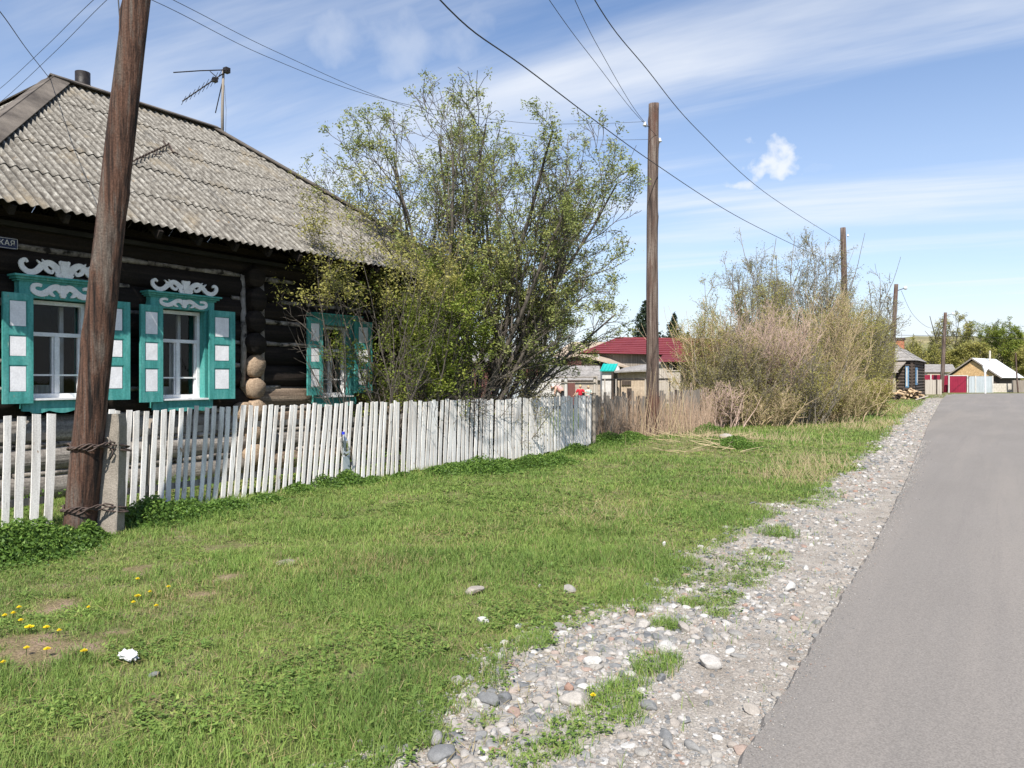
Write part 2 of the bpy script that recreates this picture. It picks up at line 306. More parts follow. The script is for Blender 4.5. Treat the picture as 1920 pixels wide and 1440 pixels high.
M['cloth_pale'] = mat('cloth_pale', [(.42, (.62, .66, .62)), (.58, (.22, .33, .29))], 12, bump=0)
M['cloth_white'] = mat('cloth_white', [(.3, (.66, .67, .68)), (.7, (.76, .77, .77))], 6, bump=0)
M['hair_fair'] = mat('hair_fair', [(.3, (.48, .38, .16)), (.7, (.62, .52, .26))], 8, bump=0)
M['blue_cap'] = mat('blue_cap', [(.3, (.02, .03, .42)), (.7, (.03, .05, .55))], 8, rough=.4, bump=0)
M['paper'] = mat('paper', [(.3, (.50, .50, .50)), (.7, (.66, .66, .66))], 20, bump=.3)
M['hill'] = mat('hill', [(.3, (.10, .12, .04)), (.5, (.17, .16, .075)), (.7, (.26, .21, .12))], .03, rough=1, bump=0, speck=(.4, .3))
def glassy(name, tintc, fac):
    m = bpy.data.materials.new(name); m.use_nodes = True; t = m.node_tree; n = t.nodes; n.remove(n['Principled BSDF'])
    tr = n.new('ShaderNodeBsdfTransparent'); tr.inputs[0].default_value = hexc(*tintc); gl = n.new('ShaderNodeBsdfGlossy'); gl.inputs['Roughness'].default_value = .03
    fr = n.new('ShaderNodeFresnel'); fr.inputs[0].default_value = fac; ms = n.new('ShaderNodeMixShader')
    nz = n.new('ShaderNodeTexNoise'); nz.inputs['Scale'].default_value = 2.5; bp = n.new('ShaderNodeBump'); bp.inputs['Strength'].default_value = .15; bp.inputs['Distance'].default_value = .02
    t.links.new(nz.outputs['Fac'], bp.inputs['Height']); t.links.new(bp.outputs[0], gl.inputs['Normal'])
    t.links.new(fr.outputs[0], ms.inputs[0]); t.links.new(tr.outputs[0], ms.inputs[1]); t.links.new(gl.outputs[0], ms.inputs[2]); t.links.new(ms.outputs[0], n['Material Output'].inputs[0]); return m
M['glass'] = glassy('glass', (.82, .85, .85), 1.35)
M['clear_plastic'] = glassy('clear_plastic', (.86, .89, .92), 1.7)

# ------------------------------------------------------------------ numpy noise + ground height
rs = np.random.RandomState(7); LAT = rs.rand(256, 256)
def vn(x, y):
    x = np.asarray(x, float); y = np.asarray(y, float); xi = np.floor(x).astype(int); yi = np.floor(y).astype(int); fx = x - xi; fy = y - yi
    fx = fx * fx * (3 - 2 * fx); fy = fy * fy * (3 - 2 * fy); g = lambda a, b: LAT[a & 255, b & 255]
    return (g(xi, yi) * (1 - fx) + g(xi + 1, yi) * fx) * (1 - fy) + (g(xi, yi + 1) * (1 - fx) + g(xi + 1, yi + 1) * fx) * fy
def fbm(x, y): return (vn(x, y) * .5 + vn(x * 2.1 + 9, y * 2.1 + 3) * .3 + vn(x * 4.3 + 1, y * 4.3 + 7) * .2)
# grass / gravel border and road edge, measured along the street
GB = sorted([(G(u, v)[1], G(u, v)[0]) for u, v in ((700, 1440), (850, 1325), (1010, 1240), (1150, 1165), (1270, 1105), (1370, 1010), (1440, 962), (1560, 915), (1630, 858), (1695, 785), (1742, 746))])
RE = sorted([(G(u, v)[1], G(u, v)[0]) for u, v in ((1390, 1440), (1530, 1210), (1640, 1030), (1700, 905), (1740, 800), (1768, 746))])
print('GB', GB); print('RE', RE)
def interp(tab, y):
    ys = [a for a, b in tab]; xs = [b for a, b in tab]; return np.interp(y, ys, xs)
def gbx(y):
    y = np.asarray(y, float); return interp(GB, y) + (fbm(y * 1.3, y * 0 + 5) - .5) * .55 + (fbm(y * 6, y * 0 + 15) - .5) * .2
def rex(y): return interp(RE, y)
def gz(x, y):
    x = np.asarray(x, float); y = np.asarray(y, float); m = np.clip((interp(GB, y) - .15 - x) / 1.2, 0, 1)
    h = (fbm(x * .5, y * .5) - .5) * .10 + (fbm(x * 1.7 + 5, y * 1.7) - .5) * .05
    cx, cy = G(1300, 838); h = h + .22 * np.exp(-((x - cx) ** 2 + ((y - cy)) ** 2) / 3.5)
    return h * m
def gzs(x, y): return float(gz(x, y))

SOILP = [(G(u, v), r) for u, v, r in ((70, 1232, .40), (135, 1224, .26), (40, 1215, .25), (420, 1030, .36), (110, 1140, .25), (535, 1055, .22), (430, 1085, .2), (40, 1040, .2), (1130, 980, .3), (260, 1072, .2), (370, 1115, .2), (230, 1190, .12), (660, 1065, .15), (400, 1150, .15))]
DRYP = [(G(u, v), r) for u, v, r in ((1120, 970, .9), (1150, 940, 1.), (870, 1000, .8), (1500, 890, 1.2), (1540, 870, 1.0), (1620, 800, 3.5), (1660, 775, 4), (1330, 850, .8), (700, 1060, .5), (560, 1070, .4), (1520, 905, .6), (1240, 935, .5), (350, 1120, .5))]
STRIP = [(G(u, v), r) for u, v, r in ((975, 1420, .11), (1040, 1395, .1), (1100, 1350, .1), (1150, 1330, .11), (1180, 1290, .08), (1215, 1262, .08), (1245, 1240, .08), (1330, 1130, .16), (1365, 1090, .18), (1400, 1060, .2), (1440, 1040, .15), (1350, 1150, .1), (1455, 1000, .2), (1520, 935, .25), (1540, 925, .2), (1255, 1175, .08), (915, 1355, .05), (1200, 1148, .05), (1395, 1075, .16), (1420, 1050, .16), (1345, 1120, .14), (1000, 1410, .12), (1075, 1370, .11), (1125, 1340, .12), (1500, 945, .25), (1230, 1252, .09), (1160, 1310, .1))]
def blobs(x, y, lst, edge=.5):
    s = np.zeros_like(x); nz = fbm(x * 9, y * 9)
    for (cx, cy), r in lst:
        if lst is STRIP: r = r * 1.35
        if lst is SOILP: r = r * .6
        d = np.sqrt((x - cx) ** 2 + (y - cy) ** 2) / r; s = np.maximum(s, np.clip((1.25 - d + (nz - .5) * 1.4) / edge, 0, 1))
    return s

# ------------------------------------------------------------------ setting: ground, gravel verge, road, hills
def axis(pts):
    out = []
    for a, b, n in pts: out += list(np.linspace(a, b, n, endpoint=False))
    return np.array(out + [pts[-1][1]])
def grid(name, xs, ys, zf, m, soil=False):
    X, Y = np.meshgrid(xs, ys, indexing='ij'); Z = zf(X, Y); V = np.stack([X, Y, Z], -1).reshape(-1, 3); a, b = len(xs), len(ys)
    i, j = np.meshgrid(np.arange(a - 1), np.arange(b - 1), indexing='ij'); i = i.ravel(); j = j.ravel()
    return mesh_obj(name, V, np.stack([i * b + j, (i + 1) * b + j, (i + 1) * b + j + 1, i * b + j + 1], 1), m, smooth=True, attr=blobs(V[:, 0], V[:, 1], SOILP, .8) if soil else None)
o = grid('ground', axis([(-1500, -60, 12), (-60, -12, 40), (-12, 0, 100), (0, 60, 20), (60, 1500, 12)]), axis([(-300, -2, 20), (-2, 30, 220), (30, 120, 90), (120, 1800, 14)]),
         lambda x, y: gz(x, y) - .0, M['soil'], True); tag(o, kind='structure')
def ribbon(name, left, right, z, m):
    V = []; 
    for (x, y), (x2, y2) in zip(left, right):
        for t in np.linspace(0, 1, 7): V.append((x + (x2 - x) * t, y + (y2 - y) * t, z))
    n = len(left); Fs = [(i * 7 + k, i * 7 + k + 1, i * 7 + k + 8, i * 7 + k + 7) for i in range(n - 1) for k in range(6)]
    return tag(mesh_obj(name, V, Fs, m), kind='structure')
ys = np.concatenate([np.linspace(-4, 12, 260), np.linspace(12.2, 72, 240)])
ribbon('gravel_verge', [(gbx(y) - .12, y) for y in ys], [(rex(y) + .3, y) for y in ys], .004, M['gravel_base'])
# road: straight part, then it bends away to the right behind the last houses
le = [(rex(y), y) for y in np.concatenate([np.linspace(-6, 18, 420, endpoint=False), np.linspace(18, 66, 200)])]
bend = [G(1771, 743.5), G(1777, 741), G(1790, 739.4), G(1815, 738.6), G(1850, 738.2), G(1920, 738), G(2300, 738)]
le += bend
ri = [(x + 6.4, y) for x, y in le[:620]] + [(3.5, 67), (6, 69), (10, 71), (18, 72), (30, 73), (60, 73.5), (120, 74)]
jl = random.Random(3)
le = [(x + jl.uniform(-.009, .009) + .035 * (float(fbm(y * 2.2, 3)) - .5) + .02 * (float(fbm(y * 9, 8)) - .5), y) for x, y in le]
ribbon('road', le, ri, .03, M['asphalt'])
mb = MB()
for i in range(len(le) - 1):
    (x0, y0), (x1, y1) = le[i], le[i + 1]; mb.add([(x0, y0, .03), (x1, y1, .03), (x1 - .03, y1, -.01), (x0 - .03, y0, -.01)], [(0, 1, 2, 3)])
tag(mb.build('road_edge', M['asphalt']), kind='structure')
# hills far behind
def hill(cu, dist, w, h, dep, m=M['hill']):
    c = ray(cu) * dist; a = np.linspace(-1, 1, 60); V = []
    X, Y = np.meshgrid(a, a, indexing='ij'); Z = h * np.clip(1 - X ** 2, 0, 1) ** 1.2 * np.clip(1 - Y ** 2, 0, 1) * (1 + .35 * (fbm(X * 5 + cu, Y * 5) - .5)) - .3
    P = c[None, None, :2] + X[..., None] * w * CR[:2] + Y[..., None] * dep * CF[:2]
    V = np.concatenate([P, Z[..., None]], -1).reshape(-1, 3); i, j = np.meshgrid(np.arange(59), np.arange(59), indexing='ij'); i = i.ravel(); j = j.ravel()
    return tag(mesh_obj('hill', V, np.stack([i * 60 + j, (i + 1) * 60 + j, (i + 1) * 60 + j + 1, i * 60 + j + 1], 1), m, smooth=True), kind='structure')
hill(1760, 420, 260, 24, 120); hill(2150, 500, 240, 34, 120); hill(900, 600, 500, 16, 120)

# ------------------------------------------------------------------ ground cover
rg = np.random.RandomState(11)
def scatter(n_rows_v0, v1, dens, umin=-260, umax=2080, cap=1.0):
    out = []
    for v in np.arange(n_rows_v0, v1, 1.0):
        d = F * CH / (v - HOR); dA = d ** 3 / (F * F * CH) if v - HOR > 0 else 0
        k = min(dens(d) * dA, cap) * (umax - umin); n = int(k) + (rg.rand() < k % 1)
        u = rg.uniform(umin, umax, n); vv = v + rg.uniform(0, 1, n); dd = F * CH / (vv - HOR)
        P = (u[:, None] - 960) / F * dd[:, None] * CR[:2] + dd[:, None] * CF[:2]; out.append(P)
    return np.concatenate(out)
P = scatter(728, 1640, lambda d: 9500 * min(1, (5 / d)) ** 2.15, cap=1.3)
x, y = P[:, 0], P[:, 1]
fx = -8.62 + .042 * (y - 3.7)
ingrass = (x < gbx(y)) & (x > np.where(y < 16, fx - 2.2, -16)) & (y > -.5) & (y < 78)
strip = blobs(x, y, STRIP, .6); ongrav = (x >= gbx(y)) & (x < rex(y) - .05)
sp = blobs(x, y, SOILP, .8); keep = rg.rand(len(x))
thin = np.clip((fbm(x * 2.3 + 40, y * 2.3) - .26) * 5, .5, 1)
stray = ongrav & (keep < .02 * (fbm(x * 3, y * 3) > .5))
strip = np.clip(strip * 1.0, 0, 1) * (.35 + .65 * (fbm(x * 7 + 31, y * 7) > .44))
k = (ingrass & (keep < (1 - sp * .985) * thin)) | (ongrav & (keep < strip)) | stray
x, y = x[k], y[k]; n = len(x); print('blades', n)
dry = blobs(x, y, DRYP, 1.2); sp = blobs(x, y, SOILP, 1.0)
_, dep = project(np.stack([x, y], 1))
tall = np.clip((fbm(x * 1.1 + 3, y * 1.1 + 8) - .42) * 5, 0, 1); fine = fbm(x * 5, y * 5)
h = (.018 + .034 * tall + .026 * fine) * rg.uniform(.6, 1.35, n)
nearf = (np.abs(x - (-8.5 + .042 * (y - 3.7))) < .5) & (y < 17); h = np.where(nearf, h * 1.7, h)
h = np.where(dep > 20, h * 1.5, h) * (1 - .4 * (sp > .1)); h = np.where(rg.rand(n) < .004, h * 2.2, h)
w = np.maximum(.0032, dep * .00062) * rg.uniform(.7, 1.4, n)
az = rg.uniform(0, 2 * np.pi, n); lean = rg.uniform(.15, 1.1, n) * h; la = az + rg.normal(0, .6, n) + 1.57
t = .36 * fbm(x * .7, y * .7) + .35 * fbm(x * 3 + 5, y * 3) + rg.normal(0, .13, n)+ .04
t = t + .10 - .22 * (tall - .5) * .8
t = np.where(rg.rand(n) < .045 + .38 * dry + .10 * sp, rg.uniform(.84, 1.0, n), np.clip(t, 0, .82))
base = np.stack([x, y, gz(x, y) - .004], 1); wd = np.stack([np.cos(az), np.sin(az), 0 * az], 1) * w[:, None] / 2
ld = np.stack([np.cos(la), np.sin(la), 0 * la], 1) * lean[:, None]; up = np.array([0, 0, 1.])
V = np.stack([base - wd, base + wd, base + wd * .8 + ld * .35 + up * h[:, None] * .6, base - wd * .8 + ld * .35 + up * h[:, None] * .6, base + ld + up * h[:, None]], 1)
me_i = np.arange(n)[:, None] * 5
tri = np.concatenate([me_i + np.array([0, 1, 2]), me_i + np.array([0, 2, 3]), me_i + np.array([3, 2, 4])])
tag(mesh_obj('grass', V.reshape(-1, 3), tri, M['grass'], attr=np.repeat(t, 5)), kind='stuff')

# low broad leaved plants and dead thatch among the blades
P2 = scatter(790, 1560, lambda d: 1500 * min(1, (5 / d)) ** 1.8, -200, 1700); k = (P2[:, 0] < gbx(P2[:, 1]) + .05) & (P2[:, 0] > -8.4) & (rg.rand(len(P2)) < .06 + .34 * (fbm(P2[:, 0] * 1.9 + 70, P2[:, 1] * 1.9) > .55)) | (rg.rand(len(P2)) < .38 * blobs(P2[:, 0], P2[:, 1], STRIP, 1.0)) & (P2[:, 0] < rex(P2[:, 1])) ; k &= blobs(P2[:, 0], P2[:, 1], SOILP, .8) < .15; P2 = P2[k]
ro = np.repeat(np.arange(len(P2)), 5); q = P2[ro] + rg.normal(0, .016, (len(ro), 2)); a = rg.normal(size=(len(ro), 3)); a[:, 2] *= .22; a /= np.linalg.norm(a, axis=1)[:, None]; b = np.cross(a, (0, 0, 1.)); b /= np.linalg.norm(b, axis=1)[:, None]
sz = (rg.uniform(.008, .021, len(ro)) * np.clip(project(q)[1] / 7, 1, 2))[:, None]; c = np.stack([q[:, 0], q[:, 1], gz(q[:, 0], q[:, 1]) + rg.uniform(.01, .045, len(q))], 1)
V = np.stack([c - a * sz, c + b * sz * .45, c + a * sz, c - b * sz * .45], 1).reshape(-1, 3)
tag(mesh_obj('low_plants', V, np.arange(len(V)).reshape(-1, 4), M['grass'], attr=np.repeat(np.clip(rg.normal(.38, .2, len(ro)), 0, .8), 4)), kind='stuff')
P2 = scatter(760, 1560, lambda d: 900 * min(1, (5 / d)) ** 2, -200, 1800); k = (P2[:, 0] < gbx(P2[:, 1]) + .3) & (P2[:, 0] > -8.4) & (rg.rand(len(P2)) < .25 + .7 * blobs(P2[:, 0], P2[:, 1], DRYP, 1.5) - .5 * blobs(P2[:, 0], P2[:, 1], SOILP, 1.)); P2 = P2[k]; n2 = len(P2)
a = rg.uniform(0, 6.28, n2); ln = rg.uniform(.03, .11, n2)[:, None]; dv = np.stack([np.cos(a), np.sin(a), rg.uniform(-.05, .35, n2)], 1) * ln; wv = np.stack([-np.sin(a), np.cos(a), 0 * a], 1) * (np.maximum(.0022, project(P2)[1] * .0004))[:, None]
c = np.stack([P2[:, 0], P2[:, 1], gz(P2[:, 0], P2[:, 1]) + rg.uniform(.005, .035, n2)], 1); V = np.stack([c - wv, c + wv, c + dv + wv * .4, c + dv - wv * .4], 1).reshape(-1, 3)
tag(mesh_obj('thatch', V, np.arange(len(V)).reshape(-1, 4), M['grass'], attr=np.repeat(rg.uniform(.86, 1, n2), 4)), kind='stuff')

# gravel stones
def ico(sub):
    t = (1 + 5 ** .5) / 2; v = [(-1, t, 0), (1, t, 0), (-1, -t, 0), (1, -t, 0), (0, -1, t), (0, 1, t), (0, -1, -t), (0, 1, -t), (t, 0, -1), (t, 0, 1), (-t, 0, -1), (-t, 0, 1)]
    f = [(0, 11, 5), (0, 5, 1), (0, 1, 7), (0, 7, 10), (0, 10, 11), (1, 5, 9), (5, 11, 4), (11, 10, 2), (10, 7, 6), (7, 1, 8), (3, 9, 4), (3, 4, 2), (3, 2, 6), (3, 6, 8), (3, 8, 9), (4, 9, 5), (2, 4, 11), (6, 2, 10), (8, 6, 7), (9, 8, 1)]
    v = [np.array(p) / np.linalg.norm(p) for p in v]
    for _ in range(sub):
        mid = {}; nf = []
        def md(a, b):
            k = (min(a, b), max(a, b))
            if k not in mid: p = v[a] + v[b]; v.append(p / np.linalg.norm(p)); mid[k] = len(v) - 1
            return mid[k]
        for a, b, c in f:
            x_, y_, z_ = md(a, b), md(b, c), md(c, a); nf += [(a, x_, z_), (b, y_, x_), (c, z_, y_), (x_, y_, z_)]
        f = nf
    return np.array(v), np.array(f)
def stones(name, P, S, sub, seed, zbase=.004, sink=.35):
    r = np.random.RandomState(seed); tv, tf = ico(sub); Vs = []; T = []; n = len(P); tm = []
    for q in range(10):
        j = r.rand(len(tv), 1); cut = tv.copy()
        for _ in range(5):
            nn = r.normal(size=3); nn /= np.linalg.norm(nn); dd = cut @ nn; lim = r.uniform(.55, .85); cut = cut - np.outer(np.maximum(dd - lim, 0), nn)
        tm.append(cut * (1 + .06 * (j - .5)))
    tm = np.array(tm); idx = r.randint(0, 10, n); B = tm[idx]
    sc = np.stack([S * r.uniform(.8, 1.4, n), S * r.uniform(.65, 1.0, n), S * r.uniform(.35, .7, n)], 1); B = B * sc[:, None, :]
    a = r.uniform(0, 6.28, n); c, s = np.cos(a), np.sin(a); til = r.normal(0, .25, n)
    X = B[..., 0] * c[:, None] - B[..., 1] * s[:, None]; Y = B[..., 0] * s[:, None] + B[..., 1] * c[:, None]; Z = B[..., 2] + X * til[:, None] * .5
    V = np.stack([X + P[:, 0:1], Y + P[:, 1:2], Z + zbase + (sc[:, 2] * (1 - 2 * sink))[:, None] + (gz(P[:, 0], P[:, 1]))[:, None]], -1)
    Fc = (np.arange(n)[:, None, None] * len(tv) + tf[None]).reshape(-1, 3); tint_ = np.repeat(np.clip(r.beta(1.2, 1.35, n), 0, .95), len(tv))
    return V.reshape(-1, 3), Fc, tint_
P = scatter(738, 1560, lambda d: 6500 * min(1, (4.5 / d)) ** 2.2, 300, 1900, cap=.7)
k = (P[:, 0] > gbx(P[:, 1]) - .25) & (P[:, 0] < rex(P[:, 1]) - .01)
edge = np.clip(1 - np.abs(P[:, 0] - gbx(P[:, 1]) - .35) / .55, 0, 1); nearroad = np.clip(1 - (rex(P[:, 1]) - P[:, 0]) / .12, 0, 1)
cl = fbm(P[:, 0] * 2.5 + 20, P[:, 1] * 2.5)
k &= (rg.rand(len(P)) < .25 + .9 * edge + .5 * (cl > .5) + .4 * nearroad) & (rg.rand(len(P)) > .8 * blobs(P[:, 0], P[:, 1], STRIP))
P = P[k]; edge = edge[k]; dd = project(P)[1]
S = (.0035 + .011 * rg.rand(len(P)) ** 3 + .030 * (rg.rand(len(P)) < .04 + .12 * edge) * rg.rand(len(P))) * np.clip(dd / 9, 1, 4)
S = np.minimum(S, .055)
print('stones', len(P))
big = S > .014
V0, F0, t0 = stones('g', P[~big], S[~big], 0, 5, sink=.42); V1, F1, t1 = stones('g', P[big], S[big], 2, 6, sink=.42)
o = mesh_obj('gravel', np.concatenate([V0, V1]), np.concatenate([F0, F1 + len(V0)]), M['stone'], attr=np.concatenate([t0, t1]), smooth=True)
o.data.polygons.foreach_set('use_smooth', np.concatenate([np.zeros(len(F0), bool), np.ones(len(F1), bool)]))
tag(o, 'loose grey and tan gravel along the road edge', kind='stuff')
gy_ = rg.uniform(2.6, 22, 5200) ** 1.0; off = rg.exponential(.05, 5200); gp_ = np.stack([interp(RE, gy_) + off, gy_], 1); k = off < .6
gs_ = (.0018 + .0045 * rg.rand(5200) ** 3) * np.clip(gy_ / 7, 1, 2.5); V, Fc, tn = stones('g', gp_[k], gs_[k], 0, 12, zbase=.031, sink=.3)
tag(mesh_obj('road_grit', V, Fc, M['stone'], attr=tn), 'grit and pebbles spilled over the edge of the asphalt', kind='stuff')
# single stones one can point at: (u, v, size px across, tint, label)
def stone_thing(u, v, px, tintv, label, flat=1.0, seed=0, group=None):
    gx, gy = G(u, v); d = math.hypot(*(np.array([gx, gy]))); d = project([gx, gy])[1]; S = px / 2 / F * d
    V, Fc, _ = stones('s', np.array([[gx, gy]]), np.array([S / 1.05]), 3, seed + int(u), sink=.25)
    V = V.copy(); V[:, 2] = (V[:, 2]) * 1.0
    V0 = V + 0; loc = np.array([gx, gy, gzs(gx, gy)]); V0 -= loc; V0[:, 2] *= flat * 1.35
    o = mesh_obj('stone', V0, Fc, M['stone'], attr=np.full(len(V), tintv), smooth=True); o.location = loc
    tag(o, label, 'stone', group); return o
ST = [(831, 1422, 58, .12, 'large grey rounded stone at the bottom edge of the verge'),
 (915, 1322, 40, .08, 'smooth grey stone, left of two side by side at the grass edge'),
 (944, 1317, 34, .02, 'dark grey stone, right of two side by side at the grass edge'),
 (1011, 1320, 30, .55, 'tan brown stone in the gravel just right of two grey ones'),
 (1067, 1295, 24, .66, 'brick red stone beside a small white one in the gravel'),
 (1093, 1293, 26, 1.0, 'flat oval white stone next to the brick red stone'),
 (1078, 1320, 52, .72, 'long pinkish flat stone below the brick red stone'),
 (1112, 1248, 34, .97, 'rounded white stone alone in the upper gravel near the grass'),
 (1330, 1251, 42, .86, 'broad flat white stone beside the green strip in the gravel'),
 (1250, 1220, 28, .95, 'bright white stone above the green strip in the gravel'),
 (1217, 1330, 40, .16, 'grey slanted stone near the foot of the green strip'),
 (1205, 1176, 34, .78, 'pale buff stone among the rubble near the grass border'),
 (1480, 1108, 26, .95, 'cream stone near the middle of the gravel verge'),
 (1280, 1183, 32, .5, 'tan flat stone in the upper rubble of the verge'),
 (817, 1394, 36, .3, 'buff stone half buried at the lower grass border'),
 (1410, 1336, 36, .55, 'brownish stone near the asphalt edge'),
 (1375, 1404, 24, .62, 'reddish flat stone touching the asphalt edge low down'),
 (1345, 1388, 18, .97, 'small white oval pebble beside the reddish flat stone'),
 (845, 1383, 24, .04, 'small dark grey stone behind the large bottom stone'),
 (1240, 1277, 22, .08, 'small slate grey stone beside the upper green strip'),
 (1165, 1272, 20, .05, 'small bluish grey stone left of the green strip'),
 (1067, 1110, 22, .4, 'round grey stone lying alone in the grass'),
 (890, 1110, 40, .6, 'flat brown stone lying in the middle of the grass'),
 (905, 1168, 26, 1.0, 'cream coloured lumpy stone in the grass'),
 (972, 1178, 15, .95, 'tiny white pebble in the grass right of the lumpy stone'),
 (1246, 1024, 12, 1.0, 'tiny white stone in the grass near the upper verge'),
 (1362, 836, 24, .7, 'whitish stone on the grass mound near the second pole'),
 (289, 1278, 24, .12, 'grey half buried stone in the lower left grass'),
 (1050, 1183, 30, .35, 'grey flat stone at the edge of the grass'),
 (1012, 1025+75, 8, .9, 'speck sized white stone in the grass above the round one')]
for i, s_ in enumerate(ST): stone_thing(*s_, seed=i * 7)
# concrete lump flush with the grass
gx, gy = G(535, 1057); V, Fc, _ = stones('s', np.array([[gx, gy]]), np.array([.10]), 3, 77, sink=.4); V[:, 2] = (V[:, 2] - gzs(gx, gy)) * .30 + gzs(gx, gy)
o = mesh_obj('rubble_lump', V - np.array([gx, gy, gzs(gx, gy)]), Fc, M['concrete'], smooth=True); o.location = (gx, gy, gzs(gx, gy) + .002); tag(o, 'flat pale lump of broken mortar set in the grass', 'rubble')
# crumpled paper
gx, gy = G(241, 1247); r_ = random.Random(5); mb = MB(); tv, tf = ico(2)
pv = [p * (.035 + .03 * r_.random()) * np.array([1.3, .7, .55]) for p in tv]; mb.add([(gx + p[0], gy + p[1], gzs(gx, gy) + .05 + p[2]) for p in pv], tf.tolist())
t_ = mb.build('crumpled_paper', M['paper']); tag(t_, 'crumpled piece of white paper in the lower left grass', 'litter')

# leafy weeds along the fence foot
def leaf_cloud(P, nrm_jit, size, rnd, tint=None, up=.3, aspect=.5):
    n = len(P); a = rnd.normal(size=(n, 3)); a[:, 2] *= .6; a /= np.linalg.norm(a, axis=1)[:, None]; b = rnd.normal(size=(n, 3)); b -= (b * a).sum(1)[:, None] * a; b /= np.linalg.norm(b, axis=1)[:, None]
    c = np.cross(a, b); s = (size * rnd.uniform(.6, 1.35, n))[:, None]
    V = np.stack([P - a * s * .5, P + b * s * aspect * .5 + c * s * .08, P + a * s * .5, P - b * s * aspect * .5 + c * s * .08], 1).reshape(-1, 3)
    return V, np.arange(4 * n).reshape(-1, 4)
WE = [(20, 1045, .5, .34), (75, 1035, .35, .3), (-60, 1060, .5, .36), (120, 1030, .3, .2), (165, 1015, .2, .18), (280, 978, .45, .28), (345, 968, .4, .2), (420, 960, .35, .15), (560, 925, .3, .12), (600, 915, .35, .18), (650, 910, .35, .2), (500, 945, .3, .1),
      (850, 888, .4, .18), (900, 885, .6, .26), (1000, 872, .55, .22), (1040, 868, .4, .18), (1140, 838, .6, .25), (1080, 850, .4, .2), (1180, 833, .5, .2), (1330, 818, .7, .3), (1385, 848, .5, .16), (1280, 812, .7, .25), (820, 893, .3, .15), (755, 900, .3, .12), (700, 905, .3, .1), (1380, 842, .4, .14), (940, 880, .4, .2)]
PW = []; 
for (u, v, rr, hh) in WE:
    gx, gy = G(u, v); n = int(5200 * rr * (hh + .15) / .2); n = min(n, 5600)
    q = rg.normal(size=(n, 2)) * rr * .5; hz = hh * np.exp(-(q ** 2).sum(1) / (rr * rr * .6)) * rg.uniform(.25, 1.05, n) * (1 + .6 * (fbm(q[:, 0] * 8 + u, q[:, 1] * 8) - .5))
    PW.append(np.stack([gx + q[:, 0], gy + q[:, 1], gz(gx + q[:, 0], gy + q[:, 1]) + hz + .01], 1))
# growth inside the fence, at the foot of the house
q = np.stack([rg.uniform(-10.2, -8.7, 14000), rg.uniform(3, 16, 14000)], 1); q = q[(fbm(q[:, 0] * 2, q[:, 1] * 1.2) > .42)]
PW.append(np.stack([q[:, 0], q[:, 1], gz(q[:, 0], q[:, 1]) + .3 * rg.rand(len(q)) * fbm(q[:, 0], q[:, 1]) * 1.6], 1))
PW = np.concatenate(PW); V, Fc = leaf_cloud(PW, 1, .036, rg, aspect=.55)
tt = np.clip(.35 + rg.normal(0, .22, len(PW)) + (PW[:, 2] - .1) * .6, 0, 1)
tag(mesh_obj('leafy_weeds', V, Fc, M['weed'], attr=np.repeat(tt, 4)), kind='stuff')

# dandelions
def dandelion(u, v, label, sc=1.0, group='dandelions in the lower left grass'):
    gx, gy = G(u, v + 8); z0 = gzs(gx, gy); h = .045; t = thing('dandelion', (gx, gy, z0), label, 'flower', group=group)
    mb = MB().tube([(gx, gy, z0), (gx + .004, gy, z0 + h * .6), (gx + .006, gy, z0 + h)], .0018, 5); mb.build('stem', M['weed'], t)
    mb = MB(); r = .017 * sc; rr = random.Random(u)
    for ring, (rad, zz_, npet) in enumerate(((r, 0, 16), (r * .72, .004, 13), (r * .4, .008, 8))):
        for k in range(npet):
            a = 6.283 * k / npet + ring * .3; da = 2.6 / npet
            mb.add([(gx + .006, gy, z0 + h + zz_ - .002), (gx + .006 + rad * math.cos(a - da), gy + rad * math.sin(a - da), z0 + h + zz_ + .003), (gx + .006 + rad * 1.1 * math.cos(a), gy + rad * 1.1 * math.sin(a), z0 + h + zz_ + .004 + rr.uniform(0, .004)), (gx + .006 + rad * math.cos(a + da), gy + rad * math.sin(a + da), z0 + h + zz_ + .003)], [(0, 1, 2, 3)])
    mb.build('flower_head', M['petal'], t)
for u, v, lb, sc in ((54, 1194, 'largest dandelion, above the bare soil patch at lower left', 1.5), (86, 1194, 'dandelion just right of the largest one', 1.1), (110, 1200, 'small dandelion at the right end of the row of three', .8),
    (49, 1234, 'dandelion at the left of the bare soil patch', .9), (87, 1235, 'dandelion on the middle of the bare soil patch', 1.1), (156, 1233, 'dandelion at the right rim of the bare soil patch', 1.1),
    (38, 1175, 'single dandelion a little above the largest one', .9), (8, 1165, 'dandelion at the left picture edge above the soil patch', .9), (24, 1160, 'dandelion second from the left picture edge', .9), (35, 1148, 'dandelion near the dark soil hollow at far left', .9),
    (5, 1259, 'lowest dandelion at the left picture edge', .8), (257, 1122, 'dandelion at the heart of the middle cluster', 1.3), (249, 1137, 'small dandelion below the middle cluster', .8), (280, 1114, 'dandelion on the upper right of the middle cluster', .8),
    (257, 1090, 'lone dandelion above the middle cluster', .9), (315, 1102, 'rightmost dandelion in the grass, above the paper', .9), (165, 1149, 'small pale dandelion between the two groups', .7), (292, 1143, 'orange tinted dandelion right of the middle cluster', .8)):
    dandelion(u, v, lb, sc)
dandelion(1110, 1313, 'single dandelion growing in the roadside gravel strip', .8, None)

